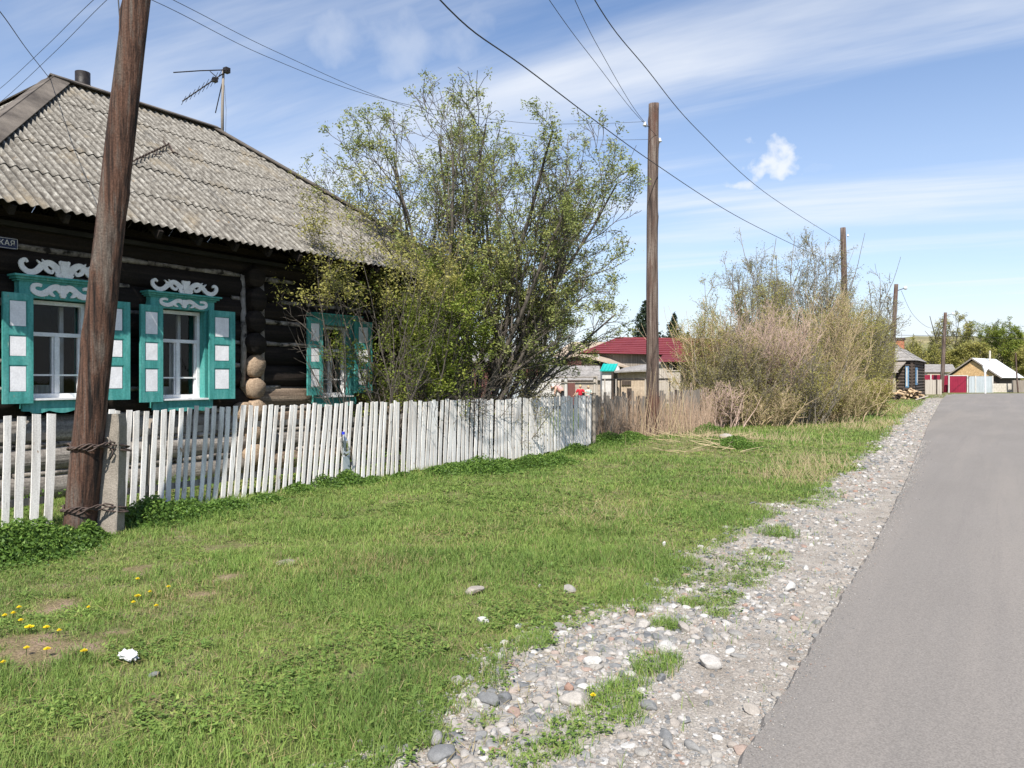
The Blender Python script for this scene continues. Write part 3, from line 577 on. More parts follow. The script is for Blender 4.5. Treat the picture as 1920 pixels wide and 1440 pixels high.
# ------------------------------------------------------------------ the log house
WX = -10.5; OX = -10.33                               # wall face, face of the window trim
HOUSE = thing('log_house', (-10.7, 8.7, 0), 'dark log house with teal shutters and grey corrugated hip roof beside the white fence', 'house')
def Yo(u): return onX(u, OX)[0]
CO = .365; EZ = 3.655; HY0, HY1 = 3.9, 13.6
WIN = []                                              # y0 y1 z0 z1 (opening), shutters
def zo(u, v): return ZX(u, v, OX)
w1 = dict(y0=Yo(65), y1=Yo(172), z0=zo(65, 747), z1=zo(65, 560), sl=(Yo(4), Yo(61)), sr=(Yo(180), Yo(241)), sz=(zo(30, 757), zo(30, 549)))
w2 = dict(y0=Yo(305), y1=Yo(388), z0=zo(347, 747), z1=zo(347, 582), sl=(Yo(261), Yo(304)), sr=(Yo(391), Yo(438)), sz=(zo(282, 754), zo(282, 572)))
w3 = dict(y0=Yo(606), y1=Yo(661), z0=zo(634, 742), z1=zo(634, 612), sl=(Yo(575), Yo(604)), sr=(Yo(664), Yo(694)), sz=(zo(590, 741), zo(590, 596)))
w4 = dict(w3); dy = Yo(808) - Yo(634)
for k in ('y0', 'y1'): w4[k] += dy
for k in ('sl', 'sr'): w4[k] = (w4[k][0] + dy, w4[k][1] + dy)
WIN = [w1, w2, w3, w4]
for w in WIN: print('win', {k: np.round(v, 2).tolist() for k, v in w.items()})
PY = Yo(487)
rl = random.Random(2)
dark, tan, grey = MB(), MB(), MB(); chink = MB()
def log(mbx, x, y0, y1, z, r, axis='y'):
    n = max(4, int(abs(y1 - y0) / .25)); pts = []; rad = []
    ph = rl.uniform(0, 9)
    for i in range(n + 1):
        t = y0 + (y1 - y0) * i / n; wob = .008 * math.sin(t * 1.3 + ph)
        pts.append((x + wob, t, z + wob) if axis == 'y' else (t, x + wob, z)); rad.append(r * (1 + .03 * math.sin(t * 2.1 + ph * 2)))
    mbx.tube(pts, rad, 14)
for k in range(10):
    z0 = k * CO; z1 = z0 + CO; segs = [(HY0 - .3, PY - .02), (PY + .02, HY1 + .3)]
    for w in WIN:
        if z0 + .05 < w['z1'] and z1 - .05 > w['z0']:
            ns = []
            for a, b in segs:
                if w['y1'] < a or w['y0'] > b: ns.append((a, b)); continue
                ns += [(a, w['y0'] - .02), (w['y1'] + .02, b)]
            segs = ns
    for a, b in segs:
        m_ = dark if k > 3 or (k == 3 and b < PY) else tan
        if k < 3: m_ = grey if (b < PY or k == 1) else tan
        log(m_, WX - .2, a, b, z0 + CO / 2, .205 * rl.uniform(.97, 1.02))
        if k > 0 and b - a > .1:
            # clay between the logs, uneven
            y_ = a
            while y_ < b - .05:
                l_ = min(rl.uniform(.5, 1.4), b - y_)
                if rl.random() < .88: chink.tube([(WX - .07 + rl.uniform(-.01, .01), y_, z0 + rl.uniform(-.01, .01)), (WX - .062 + rl.uniform(-.012, .012), y_ + l_ / 2, z0 + rl.uniform(-.014, .014)), (WX - .07, y_ + l_, z0)], [.034, .043 + rl.uniform(-.012, .010), .032], 7)
                y_ += l_
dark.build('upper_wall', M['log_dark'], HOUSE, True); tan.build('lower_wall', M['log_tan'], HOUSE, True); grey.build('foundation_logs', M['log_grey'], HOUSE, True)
chink.build('chinking', M['chink'], HOUSE, True)
# other three walls and the dim inside
side = MB()
for k in range(10):
    z = k * CO + CO / 2
    for yy in (HY0, HY1): log(side, yy, -17.4, -10.65, z, .2, 'x')
    log(side, -17.3, HY0, HY1, z, .2)
side.build('side_wall', M['log_dark'], HOUSE, True)
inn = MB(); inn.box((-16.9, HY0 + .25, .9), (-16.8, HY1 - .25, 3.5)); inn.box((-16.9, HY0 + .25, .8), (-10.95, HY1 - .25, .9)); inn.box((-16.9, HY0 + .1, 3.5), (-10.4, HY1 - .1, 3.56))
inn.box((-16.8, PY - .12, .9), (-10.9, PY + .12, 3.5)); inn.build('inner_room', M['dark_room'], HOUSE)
# log ends of the partition wall and corners
ends = MB(); endsd = MB()
for k in range(9):
    z = k * CO + CO * .95; r = .172 * rl.uniform(.93, 1.04); off = rl.uniform(-.02, .02); xe = OX + rl.uniform(-.05, .02)
    tgt = MB()
    n = 16; V = []; ph = rl.uniform(0, 6)
    fr = [(-10.9, 1.0), (xe - .03, 1.0), (xe, .93)]
    for X_, s_ in fr:
        for q in range(n):
            a = 6.283 * q / n; rr = r * s_ * (1 + .07 * math.sin(2 * a + ph) + .04 * math.sin(5 * a)); V.append((X_, PY + off + rr * math.cos(a) * .98, z + rr * math.sin(a) * 1.08))
    Fs = [(i * n + q, i * n + (q + 1) % n, (i + 1) * n + (q + 1) % n, (i + 1) * n + q) for i in range(2) for q in range(n)] + [tuple(2 * n + q for q in range(n))]
    me_ = M['log_dark'] if k > 4 else M['log_end']; tgt.add(V, Fs).build('log_end', me_, HOUSE, True)  # eave shade put into the colour: upper ends dark, sunlit lower ends tan
    for yy in (HY0, HY1): MB().tube([(-10.9, yy, z), (-10.3 + off, yy, z)], r, 14).build('log_end', me_, HOUSE, True)
    if k in (2,):                                      # a fat neighbouring butt low at the left
        MB().tube([(-10.6, PY - .24, z - .02), (-10.36, PY - .22, z - .02), (-10.34, PY - .22, z - .02)], [.17, .165, .14], 14).build('log_end', me_, HOUSE, True)
ck = MB()
for sy in (-.19, .19): ck.tube([(WX - .02, PY + sy, CO * 4), (WX + .0, PY + sy * .95, CO * 6), (WX - .02, PY + sy, CO * 9)], [.04, .055, .04], 7)
ck.build('chinking', M['chink'], HOUSE, True)

def scroll(mbx, fn, t0, t1, W, H, kind, off=0.0):
    """sawn scroll ornament, mirrored about its middle: W wide, H high"""
    q = 0
    for s in (-1, 1):
        def st(pts, wid, smooth=5):
            nonlocal q
            p = np.array(pts, float); m = len(p); tt = np.linspace(0, m - 1, m * smooth); i = np.clip(tt.astype(int), 0, m - 2); f = (tt - i)[:, None]
            p0 = p[np.maximum(i - 1, 0)]; p1 = p[i]; p2 = p[i + 1]; p3 = p[np.minimum(i + 2, m - 1)]
            c = .5 * ((2 * p1) + (-p0 + p2) * f + (2 * p0 - 5 * p1 + 4 * p2 - p3) * f ** 2 + (-p0 + 3 * p1 - 3 * p2 + p3) * f ** 3)
            ww = np.interp(tt, np.arange(m), wid) * (1.12 if kind == 0 else 1.3); c = c * np.array([W / 2 * s, H]); q += 1
            mbx.strip(c, ww * H, fn, t0, t1 + .0015 * q)
        if kind == 0:      # crest on the cornice
            st([(.10, .30), (.22, .62), (.36, .80), (.50, .62), (.66, .24), (.82, .16), (.95, .38), (.98, .68), (.90, .84), (.84, .70)], [.42, .36, .3, .34, .3, .28, .26, .24, .2, .10])
            st([(.46, .60), (.40, .36), (.30, .26), (.26, .42)], [.26, .22, .2, .1])
            st([(.44, .76), (.52, .98)], [.18, .02], 3); st([(.54, .66), (.64, .90)], [.18, .02], 3)
            st([(.0, .62), (.11, .98)], [.5, .10], 3)
            st([(.0, .14), (.12, .10), (.2, .2)], [.34, .28, .12])
        else:              # applied on the header board
            st([(.04, .55), (.18, .82), (.34, .74), (.48, .48), (.66, .26), (.84, .30), (.96, .50), (.94, .80), (.80, .90), (.68, .84)], [.4, .36, .34, .36, .34, .3, .27, .24, .2, .16])
            st([(.44, .50), (.36, .26), (.26, .14)], [.24, .2, .06]); st([(.56, .36), (.50, .12)], [.2, .04], 3)
            st([(.0, .5), (.08, .16)], [.34, .1], 3)
    mbx.strip([(0, H * .05), (0, H * .5), (0, H * .98)], [H * .3, H * .5, H * .42], fn, t0, t1 + .0015 * (q + 1))

def panelled(parent, y0, y1, z0, z1, hinge, ang, frameM, panelM):
    """three panel shutter; hinge side 'l' or 'r', swung open almost flat"""
    hy = y1 if hinge == 'r' else y0; c, s = math.cos(ang), math.sin(ang)
    def fn(y, z, t):
        dy = y - hy; sg = -1 if hinge == 'r' else 1; d = abs(dy)
        return (OX - .01 + d * s + t * c, hy + sg * d * c - t * s * sg, z)
    W = y1 - y0; H = z1 - z0; st = W * .19; cuts = [z0, z0 + .10 * H, z0 + .35 * H, z0 + .42 * H, z0 + .62 * H, z0 + .69 * H, z0 + .94 * H, z1]
    fr = MB(); pn = MB()
    def rect(m_, a, b, c_, d, t0, t1): m_.prism([(a, c_), (b, c_), (b, d), (a, d)], fn, t0, t1)
    rect(fr, y0, y0 + st, z0, z1, 0, .035); rect(fr, y1 - st, y1, z0, z1, 0, .035)
    for a, b in ((cuts[0], cuts[1]), (cuts[2], cuts[3]), (cuts[4], cuts[5]), (cuts[6], cuts[7])): rect(fr, y0 + st, y1 - st, a, b, 0, .033)
    rect(fr, y0 + st, y1 - st, z0 + .02, z1 - .02, .004, .012)
    for a, b in ((cuts[1], cuts[2]), (cuts[3], cuts[4]), (cuts[5], cuts[6])):
        e = W * .05; rect(pn, y0 + st + e, y1 - st - e, a + e, b - e, .010, .026)
        for aa, bb, cc, dd in ((y0 + st, y1 - st, a, a + .012), (y0 + st, y1 - st, b - .012, b)): rect(fr, aa, bb, cc, dd, .012, .029)
        for aa, bb in ((y0 + st, y0 + st + .012), (y1 - st - .012, y1 - st)): rect(fr, aa, bb, a + .012, b - .012, .012, .028)
    fr.build('shutter', frameM, parent); pn.build('shutter_panel', panelM, parent)

fnO = lambda y, z, t: (OX - .045 + t, y, z)
for wi, w in enumerate(WIN):
    y0, y1, z0, z1 = w['y0'], w['y1'], w['z0'], w['z1']; yc = (y0 + y1) / 2; cw = .10
    s0, s1 = w['sz']
    cs = MB()
    for a, b in ((y0 - cw, y0 - .005), (y1 + .005, y1 + cw)): cs.box((WX - .28, a, z0 - .13), (OX - .06, b, z1 + .02))
    hz0 = z1 + .015; hz1 = hz0 + .27 * (y1 - y0) / .8; hw = .16
    hz1 = {0: zo(65, 528), 1: zo(347, 561), 2: zo(634, 598), 3: zo(634, 598)}[wi]
    hz1 = max(hz1, hz0 + .10)
    cs.box((WX - .05, y0 - hw, hz0), (OX - .045, y1 + hw, hz1))
    for q, (e, zt, zb, xx) in enumerate(((.03, hz1 + .025, hz1, .0), (.06, hz1 + .055, hz1 + .025, .035), (.085, hz1 + .08, hz1 + .055, .07))): cs.box((WX, y0 - hw - e, zb), (OX - .03 + xx, y1 + hw + e, zt))
    # apron with a sawn lower edge
    az1 = z0 - .02; az0 = az1 - .14; n = 40; ya, yb = y0 - .13, y1 + .13
    low = [(ya + (yb - ya) * i / n, az0 - .035 * abs(math.sin(3.1416 * 3 * i / n)) * (1 if 4 < i < n - 4 else .2)) for i in range(n + 1)]
    cs.prism(low + [(yb, az1), (ya, az1)], fnO, -.02, .012)
    wp = cs.build('window', M['teal'], HOUSE)
    fr = MB(); X0, X1 = WX - .10, WX - .03; sw = .045
    fr.box((X0, y0, z0), (X1 + .02, y1, z0 + .055)); fr.box((WX - .06, y0 - .03, z0 - .025), (OX + .01, y1 + .03, z0 - .001)); fr.box((X0, y0, z1 - .05), (X1 + .02, y1, z1))
    fr.box((X0 - .002, y0, z0 + .055), (X1 + .018, y0 + sw, z1 - .05)); fr.box((X0 - .002, y1 - sw, z0 + .055), (X1 + .018, y1, z1 - .05))
    zt = z0 + (z1 - z0) * .655; zl = z0 + (z1 - z0) * .235
    fr.box((X0, y0 + sw, zt - .025), (X1 + .01, y1 - sw, zt + .025)); fr.box((X0 + .003, yc - .025, z0 + .055), (X1 + .012, yc + .025, zt - .025)); fr.box((X0 + .01, y0 + sw, zl - .011), (X1, yc - .025, zl + .011)); fr.box((X0 + .01, yc + .025, zl - .011), (X1, y1 - sw, zl + .011))
    for a, b in ((y0 + sw, y0 + sw + .03), (yc + .025, yc + .05), (yc - .05, yc - .025), (y1 - sw - .03, y1 - sw)): fr.box((X0 + .012, a, z0 + .056), (X1 - .01, b, zt - .026))
    # inner casing seen through the glass
    for a, b in ((y0 + .12, y0 + .17), (y1 - .17, y1 - .12)): fr.box((WX - .36, a, z0), (WX - .32, b, z1 - .04))
    fr.build('sash', M['white_paint'], wp)
    gl = MB(); gl.add([(WX - .07, y0 + .02, z0 + .03), (WX - .07, y1 - .02, z0 + .03), (WX - .07, y1 - .02, z1 - .03), (WX - .07, y0 + .02, z1 - .03)], [(0, 1, 2, 3)]); gl.build('pane', M['glass'], wp)
    cu = MB(); n = 80
    for a, b, hh in ((y0 + .02, y0 + .36 * (y1 - y0), .98), (y1 - .3 * (y1 - y0), y1 - .02, .98), (y0 + .36 * (y1 - y0), y1 - .3 * (y1 - y0), .2)):
        V = []; 
        for i in range(n + 1):
            yy = a + (b - a) * i / n; xx = WX - .48 + .018 * math.sin(yy * 90 + wi) + .01 * math.sin(yy * 37)
            V += [(xx, yy, z0 - .05), (xx, yy, z0 + (zt - z0) * hh)]
        cu.add(V, [(2 * i, 2 * i + 2, 2 * i + 3, 2 * i + 1) for i in range(n)])
    cu.build('curtain', M['curtain'], wp, True)
    if wi < 2:
        cr = MB(); Wd = (y1 - y0) + .34; hh = .19 * (1.15 if wi == 0 else 1)
        zb = hz1 + .082; scroll(cr, lambda a, b, t: (OX - .01 + t, yc + a, zb + b), 0, .02, Wd, hh, 0); cr.build('carving', M['white_paint'], wp)
        cr = MB(); hb = (hz1 - hz0) * .86; scroll(cr, lambda a, b, t: (OX - .046 + t, yc + a, hz0 + .015 + b), 0, .018, (y1 - y0) + .04, hb, 1); cr.build('carving', M['white_paint'], wp)
    panelled(wp, w['sl'][0], w['sl'][1], s0, s1, 'r', R((-1, 1.5, 1, 1)[wi]), M['teal'], M['shutter_white'])
    panelled(wp, w['sr'][0], w['sr'][1], s0 + .02, s1 - .0, 'l', R((3, 2, 5, 4)[wi]), M['teal'], M['shutter_white'])

# roof: real corrugated sheets, five courses on every slope
EX = -9.74; RX = -14.0; BX = -18.1; RZ = 6.82; RY0, RY1 = 6.95, 10.1; EY0, EY1 = 3.45, 14.0
def slope(o, ed, sd, nd, L, s_max_fn, courses=5, name='roof', parent=HOUSE, m=None, pitch=.13, amp=.020, seed=1, over=.06, sheet=1.0, Smax=None):
    rr = random.Random(seed); o, ed, sd, nd = [np.array(q, float) for q in (o, ed, sd, nd)]; V = []; TT = []; Fs = []; nst = int(L / (pitch / 8)); CL = Smax / courses
    for c in range(courses):
        js = {}
        for i in range(nst):
            u0, u1 = L * i / nst, L * (i + 1) / nst; um = (u0 + u1) / 2; key = int((um + c * .37) / sheet)
            if key not in js: js[key] = (rr.uniform(-.03, .035), rr.uniform(0, .012), rr.uniform(-.006, .006))
            j, lift, tw = js[key]
            sa = c * CL - (over if c else 0) + j; sb = (c + 1) * CL + .02
            q = []
            for uu in (u0, u1):
                top = min(sb, s_max_fn(uu)); bot = min(sa, top)
                zc = amp * math.cos(2 * math.pi * uu / pitch)
                for ss, lf in ((bot, (.014 + lift)), (top, .004)): q.append(o + ed * uu + sd * ss + nd * (zc + (lf if c or ss == bot else lf)))
            if np.linalg.norm(q[1] - q[0]) < .004 and np.linalg.norm(q[3] - q[2]) < .004: continue
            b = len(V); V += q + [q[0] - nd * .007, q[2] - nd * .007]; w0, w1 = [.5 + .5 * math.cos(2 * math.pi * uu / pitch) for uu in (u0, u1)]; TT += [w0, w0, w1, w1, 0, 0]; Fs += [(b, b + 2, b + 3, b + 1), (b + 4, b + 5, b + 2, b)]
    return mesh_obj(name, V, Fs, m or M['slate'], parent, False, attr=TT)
def unit(a): a = np.array(a, float); return a / np.linalg.norm(a)
sf = np.array([RX - EX, 0, RZ - EZ]); SL = np.linalg.norm(sf); sfu = sf / SL; nf = unit(np.cross((0, 1, 0), sfu)); nf = nf if nf[2] > 0 else -nf
Lf = EY1 - EY0; a0 = (RY0 - EY0); a1 = (EY1 - RY1)
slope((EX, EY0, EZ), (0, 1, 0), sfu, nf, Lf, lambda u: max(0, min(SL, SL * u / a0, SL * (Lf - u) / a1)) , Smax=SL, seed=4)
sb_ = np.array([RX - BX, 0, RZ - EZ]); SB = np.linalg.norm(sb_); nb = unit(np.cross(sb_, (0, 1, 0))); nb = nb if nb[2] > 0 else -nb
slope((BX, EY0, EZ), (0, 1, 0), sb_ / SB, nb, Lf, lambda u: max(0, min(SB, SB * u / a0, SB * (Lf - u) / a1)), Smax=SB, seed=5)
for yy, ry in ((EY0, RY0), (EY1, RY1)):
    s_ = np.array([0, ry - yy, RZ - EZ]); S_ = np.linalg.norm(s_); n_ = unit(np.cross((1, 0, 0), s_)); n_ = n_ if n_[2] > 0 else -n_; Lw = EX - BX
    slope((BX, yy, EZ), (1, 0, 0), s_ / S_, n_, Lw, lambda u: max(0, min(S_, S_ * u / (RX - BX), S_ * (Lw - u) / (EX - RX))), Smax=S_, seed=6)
cap = MB(); RA, RB = np.array((RX, RY0, RZ)), np.array((RX, RY1, RZ))
def capbeam(p, q, w=.17):
    p, q = np.array(p), np.array(q); d = unit(q - p); h_ = unit(np.cross(d, (0, 0, 1))); 
    for s in (-1, 1):
        off = h_ * s; dn = np.array((0, 0, -1.)); side = unit(off + dn * .55); nrm = unit(np.cross(d, side)); nrm = nrm if nrm[2] > 0 else -nrm
        a = p + np.array((0, 0, .075)); b = q + np.array((0, 0, .075)); a2, b2 = a + side * w, b + side * w
        V = [a, b, b2, a2] + [x_ + nrm * (.022 + .002 * s) for x_ in (a, b, b2, a2)]
        cap.add(V, [(0, 1, 2, 3), (7, 6, 5, 4), (0, 4, 5, 1), (1, 5, 6, 2), (2, 6, 7, 3), (3, 7, 4, 0)])
capbeam(RA - (0, .1, 0), RB + (0, .1, 0), .15)
for a, b in ((RA, (EX, EY0, EZ)), (RA, (BX, EY0, EZ)), (RB, (EX, EY1, EZ)), (RB, (BX, EY1, EZ))): capbeam(a, b, .24 if a is RA else .13)
cap.build('roof_cap', M['ridge_wood'], HOUSE)
# rafters, fascia board, ceiling boards under the eave
ra = MB(); y_ = EY0 + .3
while y_ < EY1 - .2:
    t_ = min(1, (y_ - EY0) / a0, (EY1 - y_) / a1); p = np.array((EX - .04, y_, EZ - .085)); ra.beam(p, p + sf * t_ * .97, .06, .12, nf); y_ += .62
ra.box((-10.62, EY0 + .2, 3.62), (-10.48, EY1 - .2, 3.72)); ra.build('rafters', M['log_dark'], HOUSE)

# chimney pipe
cx, cy = D(155, 150, 14.3)[:2]; mb = MB().tube([(cx, cy, 5.9), (cx, cy, 7.0), (cx, cy, 7.30)], .13, 18).tube([(cx, cy, 7.02), (cx, cy, 7.08)], .137, 18)
mb.build('chimney', M['black_metal'], HOUSE, True)
# street sign on the wall
SG = thing('street_sign', (OX - .05, Yo(-60), zo(0, 457)), 'small dark blue street name plate under the eave of the log house', 'sign')
sy1 = onX(34, WX + .03)[0]; sy0 = sy1 - 1.05; zt_, zb_ = ZX(20, 446, WX + .03), ZX(20, 467, WX + .03)
mb = MB(); k_ = .022; poly = []
for (a, b, s, t) in ((sy0, zb_, 1, 1), (sy1, zb_, -1, 1), (sy1, zt_, -1, -1), (sy0, zt_, 1, -1)): poly += [(a, b + t * k_), (a + s * k_, b + t * k_), (a + s * k_, b)] if (s, t) in ((1, 1), (-1, -1)) else [(a + s * k_, b), (a + s * k_, b + t * k_), (a, b + t * k_)]
mb.prism(poly, lambda y, z, t: (WX + .02 + t, y, z), 0, .012); mb.build('plate', M['sign_blue'], SG)
bd = MB()
def frame_rect(m_, y0, y1, z0, z1, w_, X_):
    m_.box((X_, y0, z0), (X_ + .002, y1, z0 + w_)); m_.box((X_, y0, z1 - w_), (X_ + .002, y1, z1)); m_.box((X_, y0, z0 + w_), (X_ + .002, y0 + w_, z1 - w_)); m_.box((X_, y1 - w_, z0 + w_), (X_ + .002, y1, z1 - w_))
frame_rect(bd, sy0 + .03, sy1 - .008, zb_ + .008, zt_ - .008, .004, WX + .0325); bd.build('border', M['white_paint'], SG)
cu = bpy.data.curves.new('lettering', 'FONT'); cu.body = '\u041a\u0410\u042f'; cu.size = .092; cu.extrude = .001; cu.space_character = 1.08; cu.align_x = 'RIGHT'
to = bpy.data.objects.new('tmp', cu); C.objects.link(to); bpy.context.view_layer.update()
me = bpy.data.meshes.new_from_object(to.evaluated_get(bpy.context.evaluated_depsgraph_get())); bpy.data.objects.remove(to)
VV = [(WX + .0345 + v.co.z, sy1 - .035 + v.co.x, zb_ + .042 + v.co.y) for v in me.vertices]
mesh_obj('lettering', VV, [tuple(p.vertices) for p in me.polygons], M['white_paint'], SG)

# TV aerial on the ridge
ax_, ay_ = D(417, 250, 16.5)[:2]
AN = thing('tv_aerial', (ax_, ay_, 6.7), 'tall roof mast with two thin aerials on the ridge of the log house', 'aerial')
d = 16.5; mb = MB().tube([D(417, 262, d), D(417, 200, d), D(419, 130, d)], [.032, .03, .026], 8); mb.build('mast', M['plank_grey'], AN, True)
mb = MB(); A, B = D(427, 131, d - .1), D(325, 136, d - .3); mb.tube([A, (A + B) / 2 + (0, 0, .01), B], .013, 5)
A, B = D(424, 134, d), D(342, 190, d - .5); mb.tube([A, B], .014, 5)
for t in np.linspace(.18, .97, 9):
    c = A + (B - A) * t; l_ = .15 * (1.25 - t * .6); mb.tube([c + np.array((.5, .2, .9)) * l_, c - np.array((.5, .2, .9)) * l_], .006, 4)
mb.tube([D(394, 134, d), D(410, 148, d - .1)], .01, 5); mb.tube([D(418, 150, d), D(404, 212, d + .1)], .012, 5)
mb.tube([D(421, 160, d), D(424, 205, d), D(423, 255, d)], .004, 4); mb.build('boom', M['black_metal'], AN)
mb = MB(); c = D(403, 150, d - .15); mb.box(c - .045, c + .045); c = D(425, 132, d - .05); mb.box(c - .055, c + .055); mb.build('amplifier', M['black_metal'], AN)
# aerial lying on the sheets
fl = D(300, 285, 12.4)
def onroof(u, v, lift=.06):
    r = ray(u); r = np.array([r[0], r[1], (HOR - v) / F]); o = np.array((EX, EY0, EZ)) + nf * lift; cc = np.array((0, 0, CH)); t = np.dot(o - cc, nf) / np.dot(r, nf); return cc + r * t
A, B = onroof(250, 302), onroof(314, 272); OA = thing('fallen_aerial', A, 'short rusty toothed aerial lying on the corrugated roof', 'aerial')
mb = MB().tube([A, B], .012, 5)
for t in np.linspace(.05, .98, 12):
    c = A + (B - A) * t; mb.tube([c - nf * .01 + np.array((.05, .012, .04)), c + np.array((-.05, -.012, -.03))], .013, 4)
mb.build('boom', M['rust_wire'], OA); mb = MB().tube([onroof(306, 264), onroof(312, 272), onroof(316, 268), onroof(324, 285), onroof(334, 288)], .014, 5).tube([onroof(288, 289), onroof(303, 289)], .01, 4); mb.build('bracket', M['rust_wire'], OA)

# ------------------------------------------------------------------ picket fences
def fxl(y): return -8.62 + .042 * (y - 3.7)
rf = random.Random(8)
def fence(y0, y1, pitch, width, label, dense, tilt, group=None, name='picket_fence', skip=()):
    t = thing(name, (fxl((y0 + y1) / 2), (y0 + y1) / 2, 0), label, 'fence'); y = y0; i = 0
    while y < y1:
        p = pitch * rf.uniform(.86, 1.14); wd = min(width * rf.uniform(.86, 1.14), p - .004); x = fxl(y); g = gzs(x, y); tl = tilt(y) + rf.gauss(0, .012)
        zb = g + (rf.uniform(.0, .07) if dense else rf.uniform(-.02, .07)); zt = 1.245 + rf.uniform(-.022, .022) - .004 * (y - 4) + (g * .5)
        if y < 3.9: zt -= .02
        n = 7; V = []; th = .013 if dense else .018; bow = rf.uniform(-.012, .012); fw = rf.gauss(0, .008)
        for k in range(n + 1):
            s = k / n; z = zb + (zt - zb) * s; yc = y + (s - .5) * 0 + tl * (z - .1) + bow * math.sin(3.14 * s); ww = wd * (1 + rf.uniform(-.05, .05)) / 2; xc = x + .02 + fw * s + rf.uniform(-.001, .001)
            V += [(xc, yc - ww, z), (xc, yc + ww, z), (xc - th, yc + ww, z), (xc - th, yc - ww, z)]
        sl = rf.uniform(-.012, .012); V[-4] = (V[-4][0], V[-4][1], V[-4][2] + sl); V[-1] = (V[-1][0], V[-1][1], V[-1][2] + sl)
        Fs = [(0, 3, 2, 1), (4 * n, 4 * n + 1, 4 * n + 2, 4 * n + 3)] + [(4 * k + a, 4 * k + (a + 1) % 4, 4 * k + 4 + (a + 1) % 4, 4 * k + 4 + a) for k in range(n) for a in range(4)]
        loc = (x, y, 0); me_o = mesh_obj('picket', V, Fs, M['picket'], t); y += p; i += 1
    for zr in (.30, .98):
        mb = MB(); pts = np.linspace(y0 - .05, y1 + .03, 14)
        for a, b in zip(pts[:-1], pts[1:]): mb.beam((fxl(a) - .035, a, zr + .01 * math.sin(a * 2)), (fxl(b) - .035, b, zr + .01 * math.sin(b * 2)), .035, .075)
        mb.build('rail', M['rail'], t)
    yy = y0 + .6
    while yy < y1:
        mb = MB().tube([(fxl(yy) - .11, yy, -.1), (fxl(yy) - .11, yy, .7), (fxl(yy) - .10, yy + .02, 1.12)], [.055, .052, .05], 9); mb.build('post', M['plank_grey'], t, True); yy += 2.4
    print('pickets', i); return t
fence(2.15, 4.22, .128, .078, 'short white picket fence with wide gaps left of the leaning pole', False, lambda y: .035)
fence(4.78, 9.55, .106, .06, 'white picket fence with gaps in front of the shuttered windows', False, lambda y: .055 + .045 * math.exp(-((y - 7.5) / 1.6) ** 2))
fence(9.62, 15.95, .120, .090, 'tightly boarded white picket fence under the large tree', True, lambda y: max(0, .075 - .02 * (y - 9.6)))
# inner low fence in the yard: grey boards, drain pipe
# bottle on a picket
by = onX(643, fxl(8.3) + .06)[0]; bx = fxl(by) + .07; z1 = ZX(641, 812, bx); 
BT = thing('plastic_bottle', (bx, by, z1 - .3), 'clear plastic bottle with a blue cap hung on the white pickets', 'bottle')
prof = [(0, .020), (.03, .024), (.07, .055), (.10, .062), (.13, .058), (.16, .062), (.19, .057), (.22, .061), (.28, .060), (.31, .05)]
V = []; n = 18
for dz, r in prof:
    for k in range(n): a = 6.283 * k / n; V.append((bx + r * math.cos(a), by + r * math.sin(a) + dz * .12, z1 - .02 - dz))
Fs = [(i * n + k, i * n + (k + 1) % n, (i + 1) * n + (k + 1) % n, (i + 1) * n + k) for i in range(len(prof) - 1) for k in range(n)]
mesh_obj('bottle_body', V, Fs, M['clear_plastic'], BT, True)
MB().tube([(bx, by, z1 - .022), (bx, by, z1 + .018)], .023, 14).build('cap', M['blue_cap'], BT)
MB().strip([(by - .07, z1 - .26), (by, z1 - .30), (by + .08, z1 - .27)], [.02, .03, .02], lambda y, z, t: (bx + .062 + t, y, z), 0, .004).build('cut_rim', M['zinc'], BT)
PB = MB()    # grey plate set in for the shadow the bottle casts on the pickets
tn_ = [(by + .02, z1 - .36), (by + .16, z1 - .36), (by + .17, z1 - .62), (by + .16, z1 - .74), (by + .07, z1 - .70), (by + .03, z1 - .52)]
PB.prism(tn_, lambda y, z, t: (fxl(by) + .032 + t, y, z), 0, .006); o = PB.build('bottle_shadow', M['zinc']); tag(o, 'grey scrap plate standing in for the shade cast by the bottle on the pickets', 'shadow')

# ------------------------------------------------------------------ poles and wires
def pole(base, top, r0, r1, label, m, seed=0, rings=60, lamp=False):
    base, top = np.array(base, float), np.array(top, float); t = thing('utility_pole', base, label, 'pole', group=None); rr = random.Random(seed); pts = []; rad = []
    kn = [(rr.random(), rr.uniform(0, 6.28), rr.uniform(.10, .28)) for _ in range(22)]
    for i in range(rings + 1):
        s = i / rings; p = base + (top - base) * s; p = p + np.array((math.sin(s * 5 + seed) * .02, math.cos(s * 4 + seed) * .015, 0)) * min(1, s * 4); pts.append(p); rad.append((r0 + (r1 - r0) * s) * (1 + .015 * math.sin(s * 31)))
    L_ = np.linalg.norm(top - base)
    def jit(i, k):
        s = i / rings; a = 2 * math.pi * k / 28; v = 1 - .035 * max(0, math.sin(a * 9 + 1.5 * math.sin(s * 7 + a))) ** 6 * max(0, 1 - s * 3) + .018 * math.sin(a * 3 + s * 4) + .012 * math.sin(a * 7 + s * 2) + .01 * math.sin(a * 11)
        for ks, ka, kh in kn:
            dz = (s - ks) * L_ / .09; da = math.atan2(math.sin(a - ka), math.cos(a - ka)) / .3; v += kh * .8 * math.exp(-dz * dz - da * da)
        return v
    MB().tube(pts, rad, 28, True, jit).build('pole_shaft', m, t, True); return t
